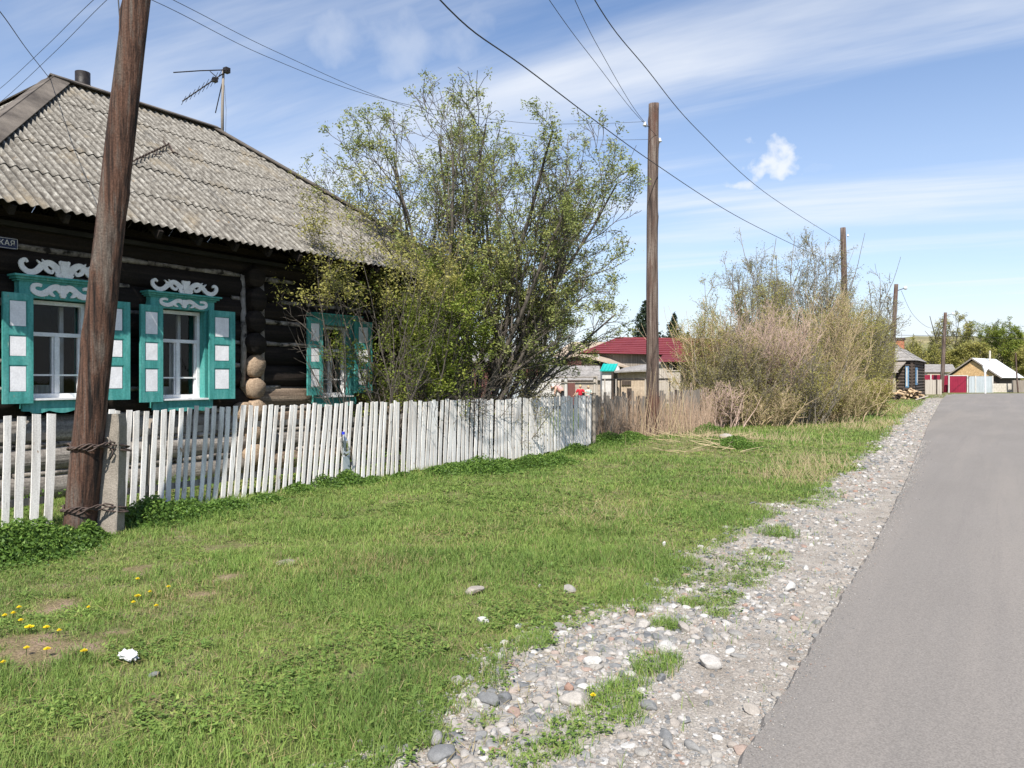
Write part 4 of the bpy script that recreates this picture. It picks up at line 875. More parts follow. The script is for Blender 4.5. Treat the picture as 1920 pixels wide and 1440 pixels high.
def insulator(t, p, d=(0, 0)):
    p = np.array(p, float); MB().tube([p + np.array((-d[0] * .12, -d[1] * .12, -.04)), p + (0, 0, -.06), p + (0, 0, .02)], .01, 6).build('hook', M['black_metal'], t)
    MB().tube([p + (0, 0, -.03), p + (0, 0, .0), p + (0, 0, .03), p + (0, 0, .07)], [.05, .055, .035, .03], 12).build('insulator', M['porcelain'], t, True)
b1 = G(147, 1004); tp = np.array(D(262, -60, 7.72)); bb = np.array((b1[0], b1[1], -.02)); dirp = (tp - bb) / (tp[2] - bb[2]); T1 = bb + dirp * 9.0
P1 = pole(bb, T1, .153, .108, 'big leaning reddish brown wooden pole wired to a concrete stub', M['pole_wood'], 3, 90)
# twisted wire bands round pole and concrete stub
cb = D(200, 0, 7.98); cb[2] = -.12; ctop = D(206, 776, 7.98); 
cdir = unit(ctop - cb)
CS = thing('concrete_stub', cb, 'pale concrete stub post strapped beside the leaning pole', 'post')
mb = MB(); hw_, hd_ = .138, .09; V = []
ang = R(22); ax1 = np.array((math.cos(YAW + .05), math.sin(YAW + .05), 0)); ax2 = np.array((-ax1[1], ax1[0], 0))
rc = random.Random(4)
for i in range(13):
    s = i / 12; c = cb + (ctop - cb) * s; kx = 1.0 if s < .97 else .9
    for a, b in ((-1, -1), (-.9, -1.05), (.9, -1.05), (1, -1), (1, 1), (-1, 1)):
        V.append(c + ax1 * a * hw_ * kx + ax2 * b * hd_ * kx + np.array([rc.uniform(-.004, .004) for _ in range(3)]))
Fs = [(6 * i + k, 6 * i + (k + 1) % 6, 6 * i + 6 + (k + 1) % 6, 6 * i + 6 + k) for i in range(12) for k in range(6)] + [tuple(72 + k for k in range(6)), (5, 4, 3, 2, 1, 0)]
mb.add(V, Fs); mb.build('stub_shaft', M['concrete'], CS)
c = cb + (ctop - cb) * .80 - ax2 * .115 + ax1 * .02
mb = MB(); mb.tube([c + ax1 * .035 * math.cos(a) + np.array((0, 0, .035 * math.sin(a))) for a in np.linspace(0, 6.283, 17)], .009, 6, False); mb.build('lifting_eye', M['concrete'], CS, True)
def band(zc, nm):
    pc = bb + dirp * zc; cc = cb + (ctop - cb) * ((zc + .05) / (ctop[2] - cb[2])); ctr = (pc + cc) / 2; dv = cc - pc; dv[2] = 0; dl = np.linalg.norm(dv); dv /= dl; sd = np.array((-dv[1], dv[0], 0))
    loop = []
    rp = .175
    for a in np.linspace(math.pi / 2, 3 * math.pi / 2, 12): loop.append(pc + dv * rp * math.cos(a) + sd * rp * math.sin(a))
    near = -1
    for q in (0.25, .5, .8): loop.append(pc + dv * (dl * q) - sd * (.17 + .0 * q) * (1 - .15 * q))
    loop.append(cc + dv * .16 - sd * .12); loop.append(cc + dv * .17 + sd * .12)
    for q in (.6, .2): loop.append(pc + dv * dl * q + sd * .17)
    loop.append(loop[0]); loop = np.array(loop); m_ = MB(); nn = 130
    tt = np.linspace(0, len(loop) - 1, nn); bp = np.stack([np.interp(tt, np.arange(len(loop)), loop[:, k]) for k in range(3)], 1)
    T_ = np.gradient(bp, axis=0); T_ /= np.linalg.norm(T_, axis=1)[:, None]
    for s in range(4):
        ph = s * 1.57; W_ = np.cross(T_, (0, 0, 1)); tw = np.linspace(0, 34, nn) + ph; r_ = .013
        q = bp + W_ * (np.cos(tw) * r_)[:, None] + np.array((0, 0, 1.)) * (np.sin(tw) * r_ * 1.1 + .012 * math.sin(s) + .02 * np.sin(tt * .5 + s))[:, None]; m_.tube(q, .0075, 5, False)
    return m_, cc, dv, sd
m_, cc, dv, sd = band(.93, 'a'); e = cc - sd * .13 - dv * .05
m_.tube([e, e + np.array((.02, .0, .03)), e + np.array((.04, .01, .0)), e + np.array((.03, 0, -.06)), e + np.array((.0, 0, -.09)), e + np.array((.03, .02, -.03))], .007, 5)
m_.build('wire_band', M['rust_wire'], P1, True); m_, *_ = band(.30, 'b'); m_.build('wire_band', M['rust_wire'], P1, True)
b2 = np.array((*G(1223, 822), -.1)); d2 = project(b2[:2])[1]; T2 = D(1225, 195, d2)
P2 = pole(b2, T2, .175, .135, 'straight weathered wooden pole at the end of the white fence', M['pole_grey'], 8)
i2a = D(1209, 234, d2 - .05); i2b = D(1237, 264, d2); insulator(P2, i2a, (-.9, -.5)); insulator(P2, i2b, (.9, .5))
def gp(u, v, d): return D(u, v, d)
def pole_to(u0, u1, vt, d, r, label, seed, m='pole_grey'):
    b = D(u0, 0, d); b[2] = 0; t = D(u1, vt, d); return pole(b, t, r * 1.15, r * .85, label, M[m], seed, 30), t
P3, T3 = pole_to(1585, 1581, 427, 38, .15, 'grey wooden pole rising out of the tall brown willow bushes', 5)
insulator(P3, D(1590, 442, 38)); 
P4, T4 = pole_to(1667, 1681, 533, 60, .17, 'slanting pole with a street lamp beside the far log house', 6)
P5, T5 = pole_to(1765, 1773, 586, 84, .19, 'far dark pole with a street lamp in front of the maroon gate', 7)
P6, T6 = pole_to(1909, 1904, 662, 88, .08, 'thin far pole at the right edge near the plank fence', 9)
for P_, u, v, d, s in ((P4, 1682, 545, 60, 1), (P5, 1775, 592, 84, 1)):
    a = D(u, v, d); b = D(u + 12 * s, v - 4, d - .3); c = D(u + 19 * s, v - 6, d - .4) if d < 70 else D(u + 12, v - 4, d - .4)
    MB().tube([a, b], .035, 6).build('lamp_arm', M['steel'], P_); 
    MB().tube([b, b + (c - b) * .3, b + (c - b) * .8, c], [.06, .14, .14, .05], 8).build('lamp_head', M['bare_tin'], P_, True)
def wire(label, pts, r=.009, name='power_line', sag=0.0):
    """pts: 3D anchors; a parabola of given sag between consecutive anchors"""
    pts = [np.array(p, float) for p in pts]; q = []
    for a, b in zip(pts[:-1], pts[1:]):
        for t in np.linspace(0, 1, 22)[:-1]: p = a + (b - a) * t; p = p + np.array((0, 0, -4 * sag * t * (1 - t))); q.append(p)
    q.append(pts[-1]); o = MB().tube(q, r, 5).build(name, M['wire'], None, True); tag(o, label, 'cable', 'overhead cables above the verge')
def spl(pxs, label, r):
    """smooth cable through measured points (u, v, depth)"""
    p = np.array([D(*q) for q in pxs]); t = np.arange(len(p)); tt = np.linspace(0, len(p) - 1, len(p) * 8); out = []
    for k in range(len(tt)):
        i = min(int(tt[k]), len(p) - 2); f = tt[k] - i; p0 = p[max(i - 1, 0)]; p1 = p[i]; p2 = p[i + 1]; p3 = p[min(i + 2, len(p) - 1)]
        out.append(.5 * ((2 * p1) + (-p0 + p2) * f + (2 * p0 - 5 * p1 + 4 * p2 - p3) * f ** 2 + (-p0 + 3 * p1 - 3 * p2 + p3) * f ** 3))
    o = MB().tube(out, r, 5).build('power_line', M['wire'], None, True); tag(o, label, 'cable')
spl([(500, -420, 7.5), (825, 0, 9.5), (1000, 138, 12.5), (1222, 303, 19.8), (1390, 410, 27), (1547, 487, 37.5)], 'thick black cable passing in front of the straight pole to the bushes', 0.0105)
spl([(900, -420, 8), (1115, 0, 11), (1213, 130, 14), (1310, 246, 18.5), (1440, 365, 26), (1581, 455, 38)], 'black cable crossing the open sky right of the straight pole', 0.0087)
spl([(760, -420, 9), (1030, 0, 13), (1120, 122, 16.5), (1180, 200, 19.5), (1209, 232, d2 - .05)], 'left one of two thin cables meeting at the upper pole insulator', 0.0062)
spl([(900, -420, 9), (1078, 0, 13), (1135, 112, 16.5), (1190, 205, 19.5), (1237, 262, d2)], 'right one of two thin cables running down to the straight pole', 0.0062)
spl([(-40, -130, 9), (285, 0, 11), (500, 106, 14), (720, 186, 17), (960, 228, 19.5), (1100, 232, 20.5), (1209, 228, d2 - .05)], 'upper thin line running left from the pole behind the tree top', 0.0050)
spl([(0, -160, 9.5), (325, 0, 11.5), (520, 98, 14.5), (740, 192, 17.5), (960, 250, 19.8), (1100, 262, 20.5), (1237, 261, d2)], 'lower thin line running left from the pole behind the tree top', 0.0050)
spl([(-90, -80, 6), (0, 22, 8), (50, 92, 10.5), (97, 152, 13.2)], 'thin line slanting down to the peak of the house roof', 0.0056)
spl([(330, -130, 8), (175, 0, 12), (85, 88, 15), (0, 166, 18), (-80, 225, 20)], 'fainter upper line behind the roof peak at far left', 0.0050)
spl([(360, -140, 8), (200, 0, 12), (100, 100, 15), (0, 192, 18), (-80, 250, 20)], 'fainter lower line behind the roof peak at far left', 0.0050)
spl([(218, -60, 8.2), (222, 0, 8.2), (226, 40, 8.1), (236, 70, 7.9)], 'short slack cable end hanging behind the leaning pole', 0.0074)
spl([(1640, 628, 60), (1770, 630, 78), (1960, 637, 92)], 'low far line running right across the distant trees', 0.0186)
spl([(1690, 545, 60), (1712, 590, 62), (1745, 615, 70), (1772, 606, 84)], 'slack far line hanging between the two lamp poles', 0.0124)
MB().tube([D(92, 160, 13.2), D(97, 150, 13.2), D(93, 146, 13.2)], .012, 5).build('roof_hook', M['black_metal'], HOUSE)

# ------------------------------------------------------------------ trees and shrubs
class Tree:
    def __init__(s, seed, spec, env=None): s.r = np.random.RandomState(seed); s.sp = spec; s.t = []; s.tips = []; s.env = env
    def grow(s, p, d, L, r, lv):
        sp = s.sp; n = sp['n'][lv]; pts = [p.copy()]; rad = [r]; st = L / n
        for i in range(n):
            d = d + s.r.normal(0, sp['wig'][lv], 3) + np.array([0, 0, sp['up'][lv]]); d /= np.linalg.norm(d); p = p + d * st
            if s.env is not None and (lv > 0 or (p[2] > 2 and sp.get('cutstem'))) and not s.env(p, s.r): break
            pts.append(p.copy()); rad.append(max(r * (1 - sp.get('tap', .75) * (i + 1) / n), sp['rmin']))
        if len(pts) < 2: return
        s.t.append((np.array(pts), np.array(rad), lv)); m = len(pts) - 1
        if lv + 1 < len(sp['n']):
            nc = sp['nc'][lv]; nc = int(nc * (.8 + .4 * s.r.rand()) + s.r.rand())
            for k in range(nc):
                t = sp['t0'][lv] + (1 - sp['t0'][lv]) * (k + s.r.rand()) / nc; i = min(int(t * m), m - 1); f = t * m - i; q = pts[i] + (pts[i + 1] - pts[i]) * f
                dd = pts[i + 1] - pts[i]; dd /= np.linalg.norm(dd); a = s.r.normal(size=3); a -= a.dot(dd) * dd; a /= np.linalg.norm(a); an = R(sp['ang'][lv] * s.r.uniform(.7, 1.3))
                s.grow(q, dd * math.cos(an) + a * math.sin(an), L * sp['lr'][lv] * (1 - .35 * t) * s.r.uniform(.7, 1.25), max(np.interp(t * m, range(m + 1), rad) * sp['rr'][lv], sp['rmin']), lv + 1)
        if lv >= sp['leaf_from']:
            for i in range(len(pts)):
                if i / max(m, 1) >= sp.get('leaf_t', .3): s.tips.append(pts[i])
            s.tips.append(pts[-1] + d * .02)
def tube_np(tubes, sides):
    V = []; Fs = []; b = 0
    for pts, rad, lv in tubes:
        n = max(3, sides - lv * 2); m = len(pts); T = np.gradient(pts, axis=0); T /= np.linalg.norm(T, axis=1)[:, None] + 1e-9; ref = np.array([.3, .1, 1.]) if abs(T[0][2]) < .9 else np.array([1., .1, 0])
        A = np.cross(T, ref); A /= np.linalg.norm(A, axis=1)[:, None] + 1e-9; B = np.cross(T, A); a = np.linspace(0, 2 * math.pi, n, endpoint=False)
        V.append((pts[:, None] + (A[:, None] * np.cos(a)[None, :, None] + B[:, None] * np.sin(a)[None, :, None]) * rad[:, None, None]).reshape(-1, 3))
        i, k = np.meshgrid(np.arange(m - 1), np.arange(n), indexing='ij'); i = i.ravel(); k = k.ravel(); Fs.append(np.stack([i * n + k, i * n + (k + 1) % n, (i + 1) * n + (k + 1) % n, (i + 1) * n + k], 1) + b); b += m * n
    return np.concatenate(V), np.concatenate(Fs)
def make_tree(name, label, cat, base, stems, spec, barkM, leafM, leaf, seed, env=None, group=None, split=0, leafkeep=None, tiltsel=None):
    """stems: list of (offset, dir, length, radius)"""
    t = thing(name, base, label, cat, group=group); tr = Tree(seed, spec, env)
    for off, dr, L_, r_ in stems: tr.grow(np.array(base, float) + np.array(off, float), unit(dr), L_, r_, 0)
    V, Fs = tube_np(tr.t, spec['sides']); mesh_obj('trunk' if not split else 'stems', V, Fs, barkM, t, True)
    if leaf and tr.tips:
        P = np.array(tr.tips); per, size, spread, asp = leaf
        if leafkeep is not None: P = P[leafkeep(P, tr.r)]
        Q = np.repeat(P, per, axis=0) + tr.r.normal(0, spread, (len(P) * per, 3)); V, Fs = leaf_cloud(Q, 1, size, tr.r, aspect=asp)
        cl = np.repeat(tr.r.rand(len(P)), per); tt = np.clip(.25 + .5 * fbm(Q[:, 0] * 1.2 + 9, Q[:, 2] * 1.2) + .25 * (cl - .5) + tr.r.normal(0, .16, len(Q)), 0, 1)
        mesh_obj('crown', V, Fs, leafM, t, attr=np.repeat(tt, 4)); print(name, 'leaves', len(Q), 'tubes', len(tr.t))
    return t
def ellip(c, r, jag=.18):
    c = np.array(c, float); r = np.array(r, float)
    return lambda p, rnd: np.sum(((p - c) / r) ** 2) < 1 + jag * rnd.normal()
rnd = np.random.RandomState(1)
# large rowan behind the dense fence
TY = onX(880, -9.35)[0]; tb = np.array((-9.35, TY, 0))
def cam2w(r_, f_): return CR * r_ + CF * f_
def env_big(p, rn):
    l, d = project(p); l0, d0 = project(tb); a = (l - l0); z = p[2]; 
    top = 7.5 - .075 * (a + .2) ** 2 - (.55 * max(0, -a - 2.2)) + .5 * rn.normal() * .35
    bot = .9 + .28 * max(0, a - .8) + .5 * max(0, -a - 1.0)
    if p[2] < 1.6 and p[0] > -8.45 + .042 * (p[1] - 3.7): return False
    return -3.6 < a + .15 * rn.normal() < 3.3 + .5 * (z < 5.6) and bot < z + .1 < top and -2.2 < d - d0 < 4.2
stems = []
for k, (rgt, fw, upz, L_) in enumerate([(-.55, .1, 1, 5.6), (-.3, -.25, 1, 6.2), (-.12, .2, 1, 6.6), (.05, -.1, 1, 6.9), (.22, .25, 1, 6.6), (.42, -.2, 1, 6.4), (.62, .15, 1, 6.0), (.85, -.1, .95, 5.4), (1.0, 1.0, .85, 5.2), (1.3, 1.6, .8, 5.6), (-.8, -.1, .9, 4.8), (.3, -.5, 1, 5.6), (.9, .5, .8, 4.8), (-.4, .5, 1, 5.4), (1.2, 1.7, .55, 4.8), (1.0, .5, 1.1, 6.0), (-1.0, .3, 1.05, 6.0), (-.15, -.4, 1, 6.2), (-.75, -.3, 1.1, 6.6), (-.5, .1, 1.1, 6.8), (.75, .2, 1.1, 6.6), (-1.2, .0, 1.1, 5.6), (.38, .1, 1.1, 7.0), (.55, -.15, 1.1, 6.9), (.28, .3, 1.1, 7.0), (0.1, .45, 1, 6.3), (.7, -.45, .9, 5.4)]):
    stems.append((cam2w(.12 * rgt, .12 * fw) + (0, 0, .0), cam2w(rgt * .75, fw * .75) + np.array((0, 0, upz)), L_ * .97, .052 + .02 * rnd.rand()))
spec = dict(n=(14, 9, 6, 4), wig=(.06, .09, .13, .16), up=(.035, .05, .06, .05), nc=(13, 6, 3.4), t0=(.2, .15, .25), ang=(36, 38, 42), lr=(.36, .46, .5), rr=(.5, .58, .65), rmin=.0052, tap=.7, cutstem=1, leaf_from=2, leaf_t=.55, sides=9)
make_tree('rowan_tree', 'tall many stemmed rowan tree with sparse young leaves behind the white fence', 'tree', tb, stems, spec, M['bark_dark'], M['leaf_rowan'], (15, .060, .055, .38), 21, env_big,
          leafkeep=lambda P, r: r.rand(len(P)) < (.13 + .30 * (fbm(P[:, 0] * 1.1 + P[:, 1], P[:, 2] * 1.3) > .48)))
MB().tube([tb + (0, 0, -.1), tb + cam2w(.03, 0) + (0, 0, .7), tb + cam2w(.0, 0) + (0, 0, 1.6), tb + cam2w(-.1, 0) + (0, 0, 2.3)], [.16, .13, .10, .06], 12).build('trunk', M['bark_dark'], [o for o in FRAME if o.name == 'rowan_tree'][0], True)
# front leafy shrub
def shrub(name, label, cat, u, X, ht, rad, nst, spec, bark, leafm, leaf, seed, lean=(0, 0), keep=None, depth=None, minz=.3, env=True, jag=.45, spread=.25, wide=.5):
    if depth is None: Y = onX(u, X)[0]; base = np.array((X, Y, 0.))
    else: base = D(u, 0, depth); base[2] = 0
    r_ = np.random.RandomState(seed); st = []
    for k in range(nst):
        a = r_.uniform(0, 6.28); q = math.sqrt(r_.rand()) * wide; off = np.array((math.cos(a), math.sin(a), 0)) * r_.rand() * spread * rad
        st.append((off, np.array((math.cos(a) * q + lean[0], math.sin(a) * q + lean[1], 1.)), ht * r_.uniform(.7, 1.1), spec['r0'] * r_.uniform(.7, 1.2)))
    e = ellip(base + (lean[0] * ht * .5, lean[1] * ht * .5, ht * .52), (rad, rad, ht * .56), jag) if env else None
    return make_tree(name, label, cat, base, st, spec, bark, leafm, leaf, seed, e, leafkeep=keep, split=1)
SP1 = dict(r0=.022, n=(11, 7, 5), wig=(.07, .12, .15), up=(.02, .03, .02), nc=(11, 6), t0=(.15, .15), ang=(40, 42), lr=(.34, .45), rr=(.5, .6), rmin=.0035, leaf_from=1, leaf_t=.45, sides=7)
shrub('green_shrub', 'bright green leafy shrub in front of the rowan tree, behind the fence', 'shrub', 775, -9.15, 4.2, 1.5, 20, SP1, M['bark_dark'], M['leaf_shrub'], (12, .050, .055, .5), 31, keep=lambda P, r: (P[:, 2] > .9) & (r.rand(len(P)) < .32 + .5 * (fbm(P[:, 0] * 2 + P[:, 1], P[:, 2] * 1.5) > .46)))
shrub('yellow_shrub', 'tall thin yellow green shrub against the roof and left house windows', 'shrub', 715, -9.3, 5.2, 1.75, 12, dict(SP1, r0=.013), M['bark_dark'], M['leaf_pale'], (9, .050, .07, .45), 33, lean=(-.02, -.15), keep=lambda P, r: (P[:, 2] > 2.9) & (r.rand(len(P)) < .75))
shrub('bare_thicket', 'tangle of bare grey twigs at the foot of the rowan tree', 'shrub', 850, -8.95, 2.3, 1.4, 30, dict(SP1, r0=.012, wig=(.13, .2, .2), up=(-.01, -.02, 0)), M['bark_dark'], M['leaf_shrub'], (1, .035, .03, .5), 35, keep=lambda P, r: r.rand(len(P)) < .12)
shrub('bare_thicket', 'low spreading bush of pale twigs right of the rowan tree', 'shrub', 960, -8.8, 1.9, 1.25, 22, dict(SP1, r0=.012, wig=(.16, .2, .2), up=(-.01, -.02, 0)), M['bark_grey'], M['leaf_olive'], (2, .04, .04, .5), 37, keep=lambda P, r: r.rand(len(P)) < .4)
shrub('green_shrub', 'slender green shrub leaning left towards the third window', 'shrub', 690, -9.2, 3.6, .95, 3, dict(SP1, r0=.012), M['bark_dark'], M['leaf_shrub'], (7, .058, .06, .5), 39, lean=(-.02, -.16), keep=lambda P, r: (P[:, 2] > 2.5) & (r.rand(len(P)) < .6))

# right hand thicket of willows and bushes
SP2 = dict(r0=.045, n=(13, 9, 6, 4), wig=(.06, .09, .12, .12), up=(.03, .04, .03, .0), nc=(11, 7, 4), t0=(.12, .12, .15), ang=(30, 34, 36), lr=(.42, .46, .5), rr=(.5, .55, .6), rmin=.008, leaf_from=2, leaf_t=.3, sides=7)
SP3 = dict(r0=.02, n=(11, 7, 4), wig=(.07, .1, .1), up=(.01, .02, .0), nc=(14, 8), t0=(.08, .1), ang=(28, 32), lr=(.42, .5), rr=(.5, .65), rmin=.0055, leaf_from=1, leaf_t=.4, sides=6)
hf = lambda f: (lambda P, r: r.rand(len(P)) < f)
shrub('willow_tree', 'tallest grey green budding willow behind the brown thicket', 'tree', 1490, 0, 8.7, 4.0, 17, SP2, M['bark_grey'], M['leaf_olive'], (3, .08, .09, .35), 41, depth=37, keep=hf(.6), spread=.12, wide=.62)
shrub('willow_tree', 'budding willow left of the tallest one with yellowish left side', 'tree', 1395, 0, 7.4, 2.6, 13, SP2, M['bark_grey'], M['leaf_pale'], (3, .08, .09, .35), 43, depth=35, keep=hf(.6), wide=.5)
shrub('willow_tree', 'thin open willow around the pole, right of the tallest one', 'tree', 1600, 0, 7.6, 2.9, 11, SP2, M['bark_grey'], M['leaf_olive'], (2, .08, .08, .35), 45, depth=39, keep=hf(.5), wide=.55)
shrub('brown_shrub', 'big pinkish brown leafless shrub in the middle of the thicket', 'shrub', 1430, 0, 4.6, 2.0, 38, SP3, M['bark_pink'], M['leaf_olive'], (3, .05, .06, .4), 47, depth=28, keep=hf(.25), wide=.5, spread=.6)
shrub('brown_shrub', 'wide tan twiggy shrub right of the pinkish one', 'shrub', 1530, 0, 4.9, 2.5, 32, SP3, M['bark_tan'], M['leaf_pale'], (4, .055, .06, .4), 48, depth=29.5, keep=hf(.4), wide=.55, spread=.55)
shrub('olive_shrub', 'olive green shrub at the left end of the thicket beside the red roof', 'shrub', 1340, 0, 4.3, 1.7, 26, SP3, M['bark_tan'], M['leaf_pale'], (5, .055, .07, .4), 49, depth=28, keep=hf(.6), wide=.4, spread=.6)
shrub('olive_shrub', 'yellow green willow bush at the right end of the thicket', 'shrub', 1585, 0, 5.0, 2.1, 30, SP3, M['bark_grey'], M['leaf_pale'], (5, .065, .08, .4), 51, depth=36, keep=hf(.65), wide=.5, spread=.5)
shrub('olive_shrub', 'round olive bush beside the far log house', 'shrub', 1638, 0, 6.0, 1.5, 40, SP3, M['bark_grey'], M['leaf_pale'], (4, .09, .08, .4), 52, depth=54, keep=hf(.7), wide=.4, spread=.5)
shrub('brown_shrub', 'low dark tangled bush in front of the thicket near the grass', 'shrub', 1560, 0, 1.6, 1.4, 56, dict(SP3, rmin=.005, wig=(.16, .2, .2)), M['bark_tan'], M['leaf_olive'], (3, .05, .06, .5), 53, depth=28.5, keep=hf(.45), wide=.9, spread=.8)
shrub('olive_shrub', 'leafy bush in the lower middle of the thicket', 'shrub', 1500, 0, 3.0, 1.5, 46, dict(SP3, wig=(.12, .15, .15)), M['bark_grey'], M['leaf_pale'], (3, .05, .06, .5), 54, depth=27, keep=hf(.5), wide=.7, spread=.7)
shrub('brown_shrub', 'low rusty brown shrub at the front left foot of the thicket', 'shrub', 1425, 0, 1.5, 1.5, 44, dict(SP3, rmin=.005, wig=(.14, .18, .18)), M['bark_tan'], M['leaf_olive'], (2, .045, .06, .5), 55, depth=26, keep=hf(.35), wide=.9, spread=.9)
shrub('brown_shrub', 'brown leafless shrub beside the reeds at the left foot of the thicket', 'shrub', 1345, 0, 1.5, 1.0, 36, dict(SP3, rmin=.005, wig=(.1, .14, .14)), M['bark_pink'], M['leaf_olive'], (2, .045, .06, .5), 58, depth=25, keep=hf(.2), wide=.5, spread=.9)
shrub('olive_shrub', 'olive bush low behind the rusty brown one', 'shrub', 1370, 0, 3.0, 1.6, 46, dict(SP3, wig=(.12, .15, .15)), M['bark_grey'], M['leaf_olive'], (4, .05, .06, .5), 56, depth=26.8, keep=hf(.6), wide=.6, spread=.7)
shrub('brown_shrub', 'low brushy shrub at the right foot of the thicket', 'shrub', 1610, 0, 1.9, 1.5, 50, dict(SP3, rmin=.006, wig=(.14, .18, .18)), M['bark_tan'], M['leaf_pale'], (3, .06, .06, .5), 57, depth=33, keep=hf(.5), wide=.8, spread=.8)
# pale dry stems
def stalks(pos, h, lean, r, seed, n=6):
    rr = np.random.RandomState(seed); V = []; out = []
    for (x_, y_), hh, w_ in zip(pos, h, r):
        d = np.array((rr.normal(0, lean), rr.normal(0, lean), 1.)); p = np.array((x_, y_, gzs(x_, y_) - .02)); pts = [p]
        for i in range(4): d = d + rr.normal(0, .05, 3); pts.append(pts[-1] + d / np.linalg.norm(d) * hh / 4)
        out.append((np.array(pts), np.linspace(w_, w_ * .4, 5), 2))
    return tube_np(out, 7)
q = []; hs = []
for k in range(2600):
    u = rg.uniform(1112, 1335); t_ = (u - 1112) / 220; d_ = rg.uniform(18.6 + 3 * t_, 22 + 4.5 * t_); p = D(u, 0, d_); q.append((p[0], p[1])); hs.append((.95 + .3 * math.sin(u * .07) ** 2) * rg.uniform(.35, 1.1))
V, Fs = stalks(q, hs, .16, [rg.uniform(.0035, .008) for _ in q], 61); tag(mesh_obj('dry_reeds', V, Fs, M['reed']), kind='stuff')
q = [tuple(D(rg.uniform(1195, 1300), 0, rg.uniform(18.8, 20.3))[:2]) for _ in range(26)]; V, Fs = stalks(q, [rg.uniform(1.1, 1.9) for _ in q], .22, [.006] * 26, 63); tag(mesh_obj('pale_stalks', V, Fs, M['straw']), kind='stuff')
q = []; 
for (u, v), nn, sd_ in (((1500, 895), 260, .5), ((1545, 872), 260, .5), ((1120, 968), 70, .35), ((1640, 800), 700, 1.8), ((1680, 770), 500, 2.6), ((1430, 830), 350, .9), ((1330, 830), 260, .8), ((1260, 1040), 8, .3)):
    gx, gy = G(u, v); q += [(gx + rg.normal(0, sd_), gy + rg.normal(0, sd_ * 1.3)) for _ in range(nn)]
q = [p_ for p_ in q if p_[0] < gbx(p_[1]) - .05]
V, Fs = stalks(q, [rg.uniform(.10, .34) for _ in q], .5, [max(.0016, .00022 * math.hypot(*p_)) for p_ in q], 64); tag(mesh_obj('dry_grass', V, Fs, M['straw']), kind='stuff')
# fallen pale stems lying at the thicket foot
q = []
for k in range(60):
    u = rg.uniform(1230, 1400); v = rg.uniform(822, 858); gx, gy = G(u, v); a = rg.uniform(0, 6.28); l_ = rg.uniform(.3, .9); p = np.array((gx, gy, gzs(gx, gy) + .06)); q.append((np.array([p, p + np.array((math.cos(a), math.sin(a), .12)) * l_ / 2, p + np.array((math.cos(a), math.sin(a), .05 + .2 * rg.rand())) * l_]), np.array([.007, .006, .004]), 2))
V, Fs = tube_np(q, 7); tag(mesh_obj('fallen_stems', V, Fs, M['straw']), kind='stuff')

# spruces
def spruce(u, d, top_v, label, seed, wr=.30):
    base = D(u, 0, d); base[2] = 0; H = CH + (HOR - top_v) / F * d; t = thing('spruce_tree', base, label, 'tree'); r_ = np.random.RandomState(seed)
    MB().tube([base, base + (0, 0, H * .6), base + (0, 0, H * .98)], [.16, .09, .02], 7).build('trunk', M['bark_dark'], t, True); P = []
    z = H * .12
    while z < H * .99:
        R0 = wr * H * (1 - z / H) ** .85 * r_.uniform(.8, 1.15)
        for k in range(int(9 + 5 * (1 - z / H))):
            a = r_.uniform(0, 6.28); Lb = R0 * r_.uniform(.65, 1.12); m = int(6 + Lb * 26)
            s = r_.uniform(.1, 1, m) ** .8; dro = -.30 * s * Lb + .22 * s ** 3 * Lb
            P.append(base + np.stack([np.cos(a) * s * Lb, np.sin(a) * s * Lb, z + dro + 0 * s], 1) + r_.normal(0, .05, (m, 3)) * (1, 1, 1.3))
        z += H * .03
    P = np.concatenate(P); V, Fs = leaf_cloud(P, 1, .24, r_, aspect=.4); mesh_obj('crown', V, Fs, M['leaf_spruce'], t, attr=np.repeat(r_.rand(len(P)), 4))
spruce(1210, 68, 558, 'larger dark spruce behind the red roof and the straight pole', 71, .50); spruce(1264, 66, 588, 'smaller dark spruce right of the larger one behind the red roof', 72, .42); spruce(1290, 80, 620, 'low dark spruce tip at the end of the red roof', 73, .3)
# broad far trees at the right
SP4 = dict(r0=.16, n=(9, 8, 6, 4), wig=(.07, .11, .13, .14), up=(.03, .03, .02, 0), nc=(8, 6, 4.5), t0=(.3, .2, .2), ang=(38, 42, 42), lr=(.5, .5, .5), rr=(.55, .55, .6), rmin=.022, leaf_from=2, leaf_t=.2, sides=7)
for u, d, tv_, rad, lb, seed, kp, lm in ((1795, 120, 592, 4.2, 'grey barely leafed tree behind the far lamp pole', 81, .5, 'leaf_olive'), (1862, 118, 598, 4.6, 'fresh green round tree behind the white roofed barn', 82, .9, 'leaf_shrub'), (1900, 125, 640, 3.8, 'olive tree at the right picture edge behind the barn', 83, .8, 'leaf_olive'),
    (1760, 125, 655, 3.6, 'low brownish tree left of the far lamp pole', 84, .6, 'leaf_olive'), (1830, 110, 648, 3.6, 'low olive tree just above the barn roof', 85, .8, 'leaf_olive'), (1722, 110, 628, 2.6, 'small grey tree right of the far brick chimney', 86, .5, 'leaf_olive'), (1935, 110, 655, 3.2, 'olive tree beyond the plank fence', 87, .8, 'leaf_olive'), (1800, 112, 662, 3.4, 'low tree with dark limbs left of the barn gable', 88, .6, 'leaf_olive')):
    H = CH + (HOR - tv_) / F * d; shrub('far_tree', lb, 'tree', u, 0, H, rad, 5, SP4, M['bark_dark'], M['leaf_pale' if lm == 'leaf_olive' else lm], (4, .20, .16, .5), seed, depth=d, keep=hf(kp), spread=.1, wide=.5, jag=.12)

